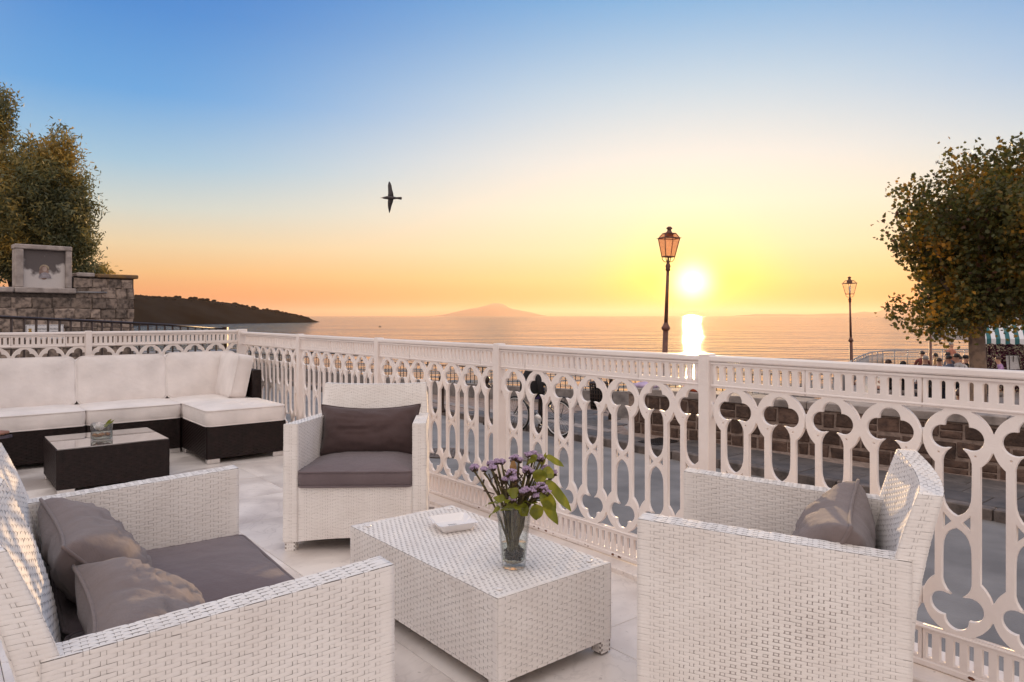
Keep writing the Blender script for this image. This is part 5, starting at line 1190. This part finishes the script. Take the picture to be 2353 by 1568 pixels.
# facing angle: 0 looks away from the camera (+Y)
seated('man in dark red shirt seen from behind at the cafe railing', 950, 34.0, R(-25), 'metal cafe chair under the man in dark red', 'slump', top='cloth_red', hair='hair_dark', scale=1.08)
seated('long-haired woman in black at the cafe beside the lamp post', 1150, 35.0, R(60), 'metal cafe chair under the long-haired woman in black', top='cloth_black', long=True)
seated('grey-haired man in dark striped sweater seen from behind', 990, 27.0, R(-10), 'metal cafe chair under the grey-haired man', 'slump', top='cloth_grey', hair='hair_grey', scale=1.06)
seated('blond woman at the cafe table next to the purple shirt', 1142, 29.0, R(190), 'metal cafe chair under the blond woman', top='cloth_slate', hair='hair_blond', long=True)
seated('person in purple shirt seen from behind at the cafe', 1200, 27.0, R(-20), 'metal cafe chair under the person in purple', 'lean', top='cloth_purple', hair='hair_brown')
seated('man in slate blue shirt beyond the standing waiter', 1352, 33.5, R(20), 'metal cafe chair under the man in slate blue', 'lean', top='cloth_slate', hair='hair_dark', scale=1.05)
seated('man in light blue shirt seen from behind at the laid table', 1368, 27.2, R(10), 'metal cafe chair under the man in light blue', 'lean', top='cloth_blue', hair='hair_dark', scale=1.06)
seated('person in white at the far side of the laid table', 1468, 30.5, R(150), 'metal cafe chair under the person in white', top='cloth_white', hair='hair_dark')
seated('man in dark cap sitting left of the plane tree trunk', 1535, 31.0, R(200), 'metal cafe chair under the man in dark cap', top='cloth_black', cap='cloth_black')
seated('broad man in white shirt leaning left beside the tree trunk', 1505, 27.0, R(35), 'metal cafe chair under the broad man in white', 'lean', top='cloth_white', hair='hair_dark', scale=1.1)
p = at6(1345, 36.0); person('standing man in salmon shirt among the cafe tables', 'stand', p, R(200), top='cloth_salmon', low='cloth_black', hair='hair_grey')
p = at6(2070, 25.0, 1); cafe_chair('metal cafe chair right of the plane tree', p, R(60)); person('person in lilac flowered shirt at the table right of the tree', 'lean', (p.x, p.y, p.z - .035), R(60), top='cloth_flower', hair='hair_brown')
cafe_table('cafe table with white cloth between the people in purple and light blue', at6(1285, 28.6), R(20)); cafe_table('cafe table with white cloth beside the grey-haired man', at6(1085, 28.0), R(8), .36); cafe_table('cafe table with white cloth right of the plane tree trunk', at6(1925, 24.6, 1), R(15), .45)
# bench with the couple by the railing
p = at6(575, 25.5); bn = empty('stone_bench', 'low stone bench under the dark-clothed couple', 'bench', p, R(25)); MB().bbox(-.75, .75, -.25, .25, .34, .44, .02).build('seat', M['coping'], bn)
for s in (-1, 1): MB().bbox(s * .55 - .08, s * .55 + .08, -.2, .2, 0, .339, .01).build('leg', M['coping'], bn)
person('man in black jacket sitting by the railing beside a woman', 'slump', p + Vector((-.22, .02, -.05)), R(70), top='cloth_black', low='cloth_black', hair='hair_brown')
person('long-haired woman in black sitting with a man by the railing', 'sit', p + Vector((.26, -.05, -.05)), R(50), top='cloth_black', low='cloth_black', hair='hair_dark', long=True, scale=.97)
# grey planter box
p = at6(822, 29.0); MBx = empty('planter_box', 'low dark grey box standing on the cafe terrace', 'planter', p, R(10)); MB().bbox(-.72, .72, -.4, .4, 0, .40, .03).build('box', M['cloth_grey'], MBx); MB().bbox(-.75, .75, -.43, .43, .402, .45, .02).build('lid', M['cloth_grey'], MBx)
# bathers sitting behind the low wall, seen from behind
wdir = Vector((0.741, -0.671, 0)); wn_ = Vector((0.671, 0.741, 0))
for (x, lab, tp, hr) in ((2183, 'bare-shouldered person with white strap sitting behind the low wall', 'skin_tan', 'hair_brown'), (2006, 'tanned person stooping behind the low wall', 'skin_tan', 'hair_dark')):
    r = (x - 1176.5) / 1640; s = (r * WA[1] - WA[0]) / (wdir.x - r * wdir.y); b = Vector((*WA, 0)) + wdir * s + wn_ * 0.75; b = b * 1.0; 
    z0 = plaza_z(b.y) - (.28 if x > 2100 else .62)
    o = person(lab, 'sit' if x > 2100 else 'lean', (b.x, b.y, z0), R(-40), top=tp, low='cloth_white', hair=hr, skin='skin_tan')
    if x > 2100: MB().tube([(-.12, -.085, .9), (-.10, -.06, 1.06), (-.07, .03, 1.09)], .012, 6).build('strap', M['cloth_white'], o)
# things left on the wall
def on_wall(x): r = (x - 1176.5) / 1640; s = (r * WA[1] - WA[0]) / (wdir.x - r * wdir.y); return Vector((*WA, 0)) + wdir * s + wn_ * 0.22
q = on_wall(1466); cl_ = MB(); 
v = []; n1, n2 = 10, 7
for i in range(n1):
    for j in range(n2): v.append((-.22 + .44 * i / (n1 - 1), -.14 + .28 * j / (n2 - 1), .045 + .055 * math.sin(math.pi * i / (n1 - 1)) * math.sin(math.pi * j / (n2 - 1)) + .02 * noise.noise(Vector((i * .7, j * .7, 2)))))
f = [(i * n2 + j, (i + 1) * n2 + j, (i + 1) * n2 + j + 1, i * n2 + j + 1) for i in range(n1 - 1) for j in range(n2 - 1)]
N0 = len(v); v += [(a, b, 0.0) for a, b, c in v]; f += [tuple(N0 + k for k in reversed(q_)) for q_ in f[:]]
rim = [i * n2 for i in range(n1)] + [(n1 - 1) * n2 + j for j in range(1, n2)] + [i * n2 + n2 - 1 for i in range(n1 - 2, -1, -1)] + [j for j in range(n2 - 2, 0, -1)]
f += [(rim[k], N0 + rim[k], N0 + rim[(k + 1) % len(rim)], rim[(k + 1) % len(rim)]) for k in range(len(rim))]
tag(mk('folded_cloth', mesh('cloth', v, f, True), M['cloth_lilac'], None, (q.x, q.y, -.044), (0, 0, w_ang)), 'folded lilac cloth lying on the low wall', 'cloth')
q = on_wall(1588); tag(MB().lathe([(.0, 0), (.19, .0), (.22, .03), (.20, .09), (.12, .13), (0, .14)], 16, sx=1.3, sy=.8).build('orange_object', M['plain_orange'], None, (q.x, q.y, -.044), (0, 0, w_ang)), 'rounded orange object lying on the low wall', 'bag')  # flattened round shape in plain orange

# =================================================================== CAFE STRUCTURES
aw = empty('striped_awning', 'green and white striped awning right of the plane tree', 'awning', (at6(1775, 25.6, 1).x, 25.6, 0), R(-27))
W = 5.0; zt_, zb_ = 1.12, 0.46
v = [(x, y, z) for x in np.linspace(0, W, 21) for (y, z) in ((1.2, zt_ + .25), (.6, (zt_ + zb_) / 2 + .14), (0, zb_ + .02))]
mk('canopy', mesh('canopy', v, [(i * 3 + j, (i + 1) * 3 + j, (i + 1) * 3 + j + 1, i * 3 + j + 1) for i in range(20) for j in range(2)], True), M['awning_stripe'], aw)
n = 90; v = []
for i in range(n + 1): x = W * i / n; v += [(x, -.004, zb_ + .02), (x, -.008, zb_ - .10), (x, -.010, zb_ - .14 - .035 * abs(math.sin(x * 3.6 * math.pi)))]
mk('valance', mesh('valance', v, [(i * 3 + j, (i + 1) * 3 + j, (i + 1) * 3 + j + 1, i * 3 + j + 1) for i in range(n) for j in range(2)]), M['awning_stripe'], aw)
for x in (0.05, 2.5): MB().tube([(x, 0.02, zb_), (x, 1.2, zb_ + .1)], .02, 6).build('arm', M['steel_grey'], aw)
cb_ = empty('cafe_building', 'cream cafe wall behind the awning and climbing flowers', 'building', (at6(1800, 27.2, 1).x, 27.2, plaza_z(25)), R(-27))
MB().box(0.0, 7, 0, 1.2, 0, 2.6).build('wall', M['cream_wall'], cb_); MB().bbox(-.1, 7.1, -.1, 1.3, 2.601, 2.70, .02).build('roof', M['coping'], cb_)
MB().bbox(2.25, 2.34, -.72, -.64, 0, 2.0, .01).build('post', M['bark_dark'], cb_)
bo = empty('bougainvillea', 'dark purple bougainvillea covering the cafe wall under the awning', 'shrub', (at6(1770, 26.6, 1).x, 26.6, plaza_z(25)), R(-27))
st = MB()
for k in range(7): st.tube([(.15 + .24 * k, .0, 0), (.2 + .24 * k, -.06, .6), (.12 + .26 * k, -.02, 1.6)], [.02, .015, .006], 5)
st.build('stems', M['bark_dark'], bo)
pp = np.stack([rng.uniform(0.0, 2.0, 3800), rng.normal(-.12, .10, 3800), rng.uniform(.05, 1.85, 3800)], 1); pp = pp[(pp[:, 0] < 1.75 + .2 * np.sin(pp[:, 2] * 5))]
ngon_cloud('foliage', [(0, 0, 0), (.4, -.3, .05), (1, 0, 0), (.4, .3, .05)], pp, rng.uniform(.06, .12, len(pp)), M['leaf_bougain'], bo)
p = at6(2235, 25.5, 1); mn = empty('menu_board', 'white menu board on a dark easel right of the plane tree', 'sign', p, R(-8))
MB().bbox(-.21, .21, -.02, .02, .88, 1.38, .008).build('board', M['menu_white'], mn, None, (R(-8), 0, 0)); MB().bbox(-.22, .22, -.026, .024, 1.372, 1.40, .004).build('clip_bar', M['iron_dark'], mn, None, (R(-8), 0, 0))
for (x, y) in ((-.24, -.1), (.24, -.1), (0, .35)): MB().tube([(x * .6, .12, 1.35), (x, y - .05, 0)], .015, 6).build('leg', M['bark_dark'], mn)
ln = MB()
for k in range(10): ln.box(-.16, random.uniform(.03, .16), -.0225, -.0205, .92 + k * .042, .926 + k * .042)
ln.build('print_lines', M['steel_grey'], mn, None, (R(-8), 0, 0))
g2 = empty('grey_awning', 'pale grey folding-arm awning behind the standing man', 'awning', (at6(1110, 46, 1).x, 46.2, 0), R(-25))
for (dx, dy) in ((0, 0), (3.4, .6)):
    v = [(x + dx, y + dy, z) for x in np.linspace(0, 3.2, 9) for (y, z) in ((1.8, 1.15), (.9, .72), (0, .22))]; mk('canopy', mesh('canopy', v, [(i * 3 + j, (i + 1) * 3 + j, (i + 1) * 3 + j + 1, i * 3 + j + 1) for i in range(8) for j in range(2)], True), M['awning_grey'], g2)
    v = []
    for i in range(61): x = 3.2 * i / 60 + dx; v += [(x, dy - .003, .22), (x, dy - .006, -.22 - .05 * abs(math.sin(i * .9)))]
    mk('valance', mesh('valance', v, [(i * 2, i * 2 + 2, i * 2 + 3, i * 2 + 1) for i in range(60)]), M['awning_grey'], g2)
    MB().tube([(dx + .1, dy + 1.8, 1.15), (dx + .1, dy + 1.8, -2.1)], .05, 6).build('post', M['steel_grey'], g2); MB().tube([(dx + .1, dy, .2), (dx + .1, dy + 1.8, -.2)], .03, 6).build('arm', M['steel_grey'], g2)

# =================================================================== STREET FURNITURE
def bollard(label, loc, h=0.97):
    t = empty('bollard', label, 'bollard', loc, 0, 'cast iron bollards along the pavement')
    MB().lathe([(.085, 0), (.085, .05), (.062, .09), (.055, .14), (.05, h - .27), (.062, h - .25), (.072, h - .22), (.072, h - .20), (.045, h - .17), (.035, h - .14)], 14).build('shaft', M['iron_brown'], t)
    MB().lathe([(.03, h - .14), (.05, h - .10), (.056, h - .06), (.04, h - .015), (.012, h), (0, h + .005)], 12).build('finial', M['iron_brown'], t)
    rg = MB(); 
    rg.tube([(.075 + .035 * math.cos(a), 0, h - .20 + .035 * math.sin(a)) for a in np.linspace(0, 6.0, 12)], .007, 5, True); rg.build('ring', M['iron_dark'], t)
    return t
for (x, y, lab) in ((1015, 947, 'iron bollard farthest left, right behind the centre armchair back'), (1119, 976, 'iron bollard standing between the armchair and the bicycle'), (1243, 997, 'iron bollard the bicycle leans against')):
    d = 2.168 * 1640 / (y - 726); bollard(lab, px(x, y, d))
# litter basket on a post
d = 15.0; p = px(1404, 900, d); lbn = empty('litter_basket', 'rusty perforated litter basket hung on a brown post', 'litter bin', (p.x, d, -.872))
MB().lathe([(.06, 0), (.06, .08), (.038, .12), (.038, .98), (.05, 1.0), (0, 1.03)], 10).build('post', M['iron_brown'], lbn)
v = []; f = []; n, m_ = 30, 16
ms = MB()
for i in range(20):
    a = 2 * math.pi * i / 20
    ms.tube([(-.26 + .16 * math.cos(a), .16 * math.sin(a), .22), (-.26 + .19 * math.cos(a), .19 * math.sin(a), .74)], .009, 4)
for z, r in ((.22, .16), (.30, .165), (.38, .17), (.46, .174), (.54, .179), (.62, .183), (.70, .188)): ms.tube([(-.26 + r * math.cos(a), r * math.sin(a), z) for a in np.linspace(0, 6.28, 20, endpoint=False)], .008, 4, True)
tag(ms.build('basket_mesh', M['iron_brown'], lbn), kind='stuff')
MB().lathe([(.198, .74), (.205, .76), (.198, .78), (.185, .76)], 20, (-.26, 0, 0)).build('basket_rim', M['iron_brown'], lbn); MB().lathe([(0, .215), (.158, .215), (.158, .225), (0, .225)], 16, (-.26, 0, 0)).build('basket_floor', M['iron_brown'], lbn)
MB().lathe([(0, .24), (.14, .24), (.165, .60), (.10, .68), (0, .66)], 14, (-.26, 0, 0)).build('liner', M['cloth_black'], lbn)
MB().tube([(-.08, 0, .6), (0, 0, .6)], .015, 6).build('hanger', M['iron_brown'], lbn)
# bicycle leaning by the bollard
wa, wb_ = Vector((.07, 13.35, -.868)), Vector((.835, 12.72, -.868)); bdir = (wb_ - wa).normalized()
bk_ = empty('bicycle', 'dark city bicycle leaning against an iron bollard on the pavement', 'bicycle', wa, math.atan2(bdir.y, bdir.x)); WBs = (wb_ - wa).length; RW = .335
def ring_(cx, r, n=36): return [(cx + r * math.cos(a), 0, RW + r * math.sin(a)) for a in np.linspace(0, 2 * math.pi, n, endpoint=False)]
for cx in (0.0, WBs):
    wv = empty('wheel', None, None); wv.parent = bk_
    MB().tube(ring_(cx, RW - .018), .018, 8, True).build('tyre', M['rubber'], wv); MB().tube(ring_(cx, RW - .042), .010, 6, True).build('rim', M['chrome'], wv)
    sp = MB()
    for k in range(28): a = 2 * math.pi * k / 28; sp.tube([(cx + .02 * math.cos(a + .9), .02 * (-1) ** k, RW + .02 * math.sin(a + .9)), (cx + (RW - .045) * math.cos(a), 0, RW + (RW - .045) * math.sin(a))], .0014, 3)
    tag(sp.build('spokes', M['chrome'], wv), kind='stuff'); MB().tube([(cx, -.05, RW), (cx, .05, RW)], .02, 8).build('hub', M['chrome'], wv)
bb, st_, hd_, hb = (WBs * .56, 0, .29), (WBs * .68, 0, .80), (WBs * .16, 0, .83), (WBs * .13, 0, .64)
fm = MB().tube([bb, st_], .016).tube([bb, hb], .018).tube([(WBs * .655, 0, .70), hd_], .016).tube([hb, hd_], .018).tube([bb, (WBs, .04, RW)], .010).tube([bb, (WBs, -.04, RW)], .010).tube([(WBs * .655, 0, .70), (WBs, .04, RW)], .009).tube([(WBs * .655, 0, .70), (WBs, -.04, RW)], .009)
fm.build('frame', M['bike_paint'], bk_)
MB().tube([hb, (WBs * .07, .045, .45), (0, .045, RW)], .011).tube([hb, (WBs * .07, -.045, .45), (0, -.045, RW)], .011).build('fork', M['bike_paint'], bk_)
MB().tube([hd_, (WBs * .18, 0, .98)], .013).tube([(WBs * .30, .27, 1.0), (WBs * .2, .2, 1.0), (WBs * .16, 0, .98), (WBs * .2, -.2, 1.0), (WBs * .30, -.27, 1.0)], .012).build('handlebar', M['chrome'], bk_)
for s in (-1, 1): MB().tube([(WBs * .27, s * .25, 1.0), (WBs * .36, s * .29, 1.0)], .017).build('grip', M['cloth_white'], bk_)
MB().tube([st_, (WBs * .70, 0, .92)], .013).build('seat_post', M['chrome'], bk_); MB().lathe([(0, 0), (.10, .0), (.12, .03), (.10, .055), (0, .06)], 14, (WBs * .72, 0, .91), True, 1.15, .75).build('saddle', M['rubber'], bk_)
MB().lathe([(.085, -.004), (.09, 0), (.085, .004)], 20).build('chainring', M['chrome'], bk_, (bb[0], -.05, bb[2]), (R(90), 0, 0)); MB().tube([(bb[0], -.06, bb[2]), (bb[0] + .12, -.07, bb[2] - .12), (bb[0] + .12, -.15, bb[2] - .12)], .009, 6).tube([(bb[0], .06, bb[2]), (bb[0] - .12, .07, bb[2] + .12), (bb[0] - .12, .15, bb[2] + .12)], .009, 6).build('crank', M['chrome'], bk_)
MB().lathe([(.04, -.01), (.045, 0), (.04, .01)], 14).build('derailleur', M['iron_dark'], bk_, (WBs + .02, -.06, RW - .06), (R(90), 0, 0))
MB().tube([(WBs * .74, .05, .72), (WBs * 1.2, .05, .72), (WBs * 1.2, -.05, .72), (WBs * .74, -.05, .72)], .008, 5, True).tube([(WBs * 1.15, 0, .72), (WBs, .05, RW)], .006, 5).build('carrier', M['iron_dark'], bk_)
# dark bag hung over the bicycle
v = []; f = []; jm = MB()
jm.ball((0, 0, 0), .2, 12, 9, (1.0, .55, 1.35)); jm.tube([(-.10, -.03, .22), (-.18, -.09, .02), (-.20, -.1, -.25)], [.07, .065, .045], 8); jm.tube([(.12, -.03, .2), (.21, -.08, 0), (.24, -.1, -.22)], [.07, .06, .045], 8)
jo = jm.build('hung_jacket', M['cloth_black']); jo.location = tuple(wa + bdir * WBs * .44 + Vector((0, 0, .93))); jo.rotation_euler = (0, 0, math.atan2(bdir.y, bdir.x)); tag(jo, 'dark purple-black jacket slung over the bicycle', 'jacket')
MB().ball((.02, .03, -.12), .16, 10, 7, (1.2, .5, 1.1)).build('lining', M['cloth_purple'], jo)

# =================================================================== SEAGULL
bp_ = px(897, 455, 24.0)
def gull():
    t = empty('seagull', 'dark seagull gliding with spread wings in the evening sky', 'bird', bp_)
    # body along -x, wings up and down as it banks
    MB().tube([(-.26, 0, 0), (-.20, 0, 0), (-.13, 0, .005), (-.02, 0, .0), (.10, 0, -.005), (.20, 0, -.01), (.27, 0, -.012)], [.022, .038, .052, .062, .052, .035, .022], 10).build('body', M['bird_feather'], t)
    MB().tube([(-.25, 0, 0), (-.31, 0, .0), (-.345, 0, -.002)], [.016, .010, .001], 6).build('beak', M['stick_tan'], t)
    mk('tail', mesh('tail', [(.18, .03, -.03), (.18, -.03, .02), (.38, -.01, .03), (.39, .0, -.02), (.37, .01, -.065)], [(0, 1, 2, 3, 4)]), M['bird_feather'], t)
    for s in (1, -1):
        st2 = [(0.02, -.085, .115, .0), (.16, -.075, .095, .02), (.30, -.085, .05, .05), (.42, -.095, .03, .07), (.52, -.08, -.01, .09), (.57, -.062, -.05, .10)] if s > 0 else [(0.02, -.075, .115, .0), (.14, -.09, .08, .03), (.26, -.095, .03, .07), (.36, -.085, .0, .10), (.45, -.07, -.03, .13), (.49, -.06, -.052, .14)]
        v = []
        for (z, x0, x1, y) in st2: v += [(x0, y - .012, s * z), (x0 + (x1 - x0) * .35, y - .022, s * z), (x1, y, s * z), (x0 + (x1 - x0) * .35, y + .006, s * z)]
        f = [(i * 4 + k, i * 4 + (k + 1) % 4, (i + 1) * 4 + (k + 1) % 4, (i + 1) * 4 + k) for i in range(5) for k in range(4)] + [(20, 21, 22, 23), (3, 2, 1, 0)]
        mk('wing', mesh('wing', v, f, True), M['bird_feather'], t)
gull()

# =================================================================== GUEST ON THE SOFA: only a sandalled foot reaches into the picture
gj, ge = sitting(-.05, (.25, .62), 0, True)
gp = F(-2.92, 4.14, 0.0); gme = bake_body(gj, ge, TG); 
for m_ in ('skin', 'cloth_white', 'cloth_slate', 'sandal'): gme.materials.append(M[m_])
fp = px(22, 998, 5.75)                         # where the toes are seen
rzg = TH + R(180)
go = mk('person', gme); go.location = gp; go.rotation_euler = (0, 0, rzg); tag(go, 'seated guest whose sandalled foot shows at the left frame edge', 'person')
MB().ball((0, 0, 0), .1, 10, 8, (.95, 1.08, 1.05)).build('hair', M['hair_brown'], go, (0, .0, 1.31))
Minv = (Matrix.Translation(gp) @ Matrix.Rotation(rzg, 4, 'Z')).inverted()
ank = Vector((-.18, .62, .36)); toe = Minv @ fp
hl = ank + Vector((.02, -.03, -.05)); ax = (toe - hl)
def footpts():
    L = ax.length; a = ax.normalized(); up = Vector((0, 0, 1)); sd = a.cross(up).normalized(); up = sd.cross(a)
    fm_ = MB(); fm_.tube([ank, hl + a * L * .12 + up * .035, hl + a * L * .38 + up * .03, hl + a * L * .62 + up * .022, hl + a * L * .78 + up * .016], [.040, .045, .046, .044, .030], 12)
    for k in range(5):
        o_ = (k - 2) * .0175; r = .0125 if k else .0165; e = (.99, 1.0, .97, .93, .88)[k] if True else 1
        fm_.tube([hl + a * L * .68 + sd * o_ + up * .018, hl + a * L * (.84 * e) + sd * o_ * 1.05 + up * .024, hl + a * L * e + sd * o_ * 1.05 + up * .012], [r, r, r * .75], 7)
    fm_.build('foot', M['skin_tan'], go)
    so = MB(); n = 12
    top_ = []; 
    for q in np.linspace(0, 2 * math.pi, 24, endpoint=False):
        s_ = .5 - .5 * math.cos(q); wd = (.036 + .016 * s_) * math.sin(q); top_.append(hl + a * (L * 1.08 * s_ - .02) + sd * wd)
    so.add([tuple(p - up * .006) for p in top_] + [tuple(p - up * .026) for p in top_], [tuple(range(24)), tuple(range(47, 23, -1))] + [(i, (i + 1) % 24, 24 + (i + 1) % 24, 24 + i) for i in range(24)]); so.build('sandal_sole', M['sandal'], go)
    stp = MB(); stp.tube([hl + a * L * .50 + sd * .052 - up * .01, hl + a * L * .52 + sd * .045 + up * .055, hl + a * L * .54 + up * .072, hl + a * L * .52 - sd * .045 + up * .055, hl + a * L * .50 - sd * .052 - up * .01], .016, 6); stp.build('sandal_strap', M['sandal'], go)
footpts()

# =================================================================== AIR
hb_ = MB().box(-51500, 51500, -51500, 51500, SEA_Z - 2.0, 390.0).build('haze', None); hb_['kind'] = 'stuff'; hb_['label'] = 'warm evening haze over the bay'
hm = bpy.data.materials.new('haze_air'); hm.use_nodes = True; hn, hl_ = hm.node_tree.nodes, hm.node_tree.links; hn.clear()
vo = hn.new('ShaderNodeVolumePrincipled'); vo.inputs['Color'].default_value = (1.0, 0.71, 0.52, 1); vo.inputs['Density'].default_value = 0.45e-4; vo.inputs['Anisotropy'].default_value = 0.5
ho = hn.new('ShaderNodeOutputMaterial'); hl_.new(vo.outputs[0], ho.inputs['Volume']); hb_.data.materials.append(hm)
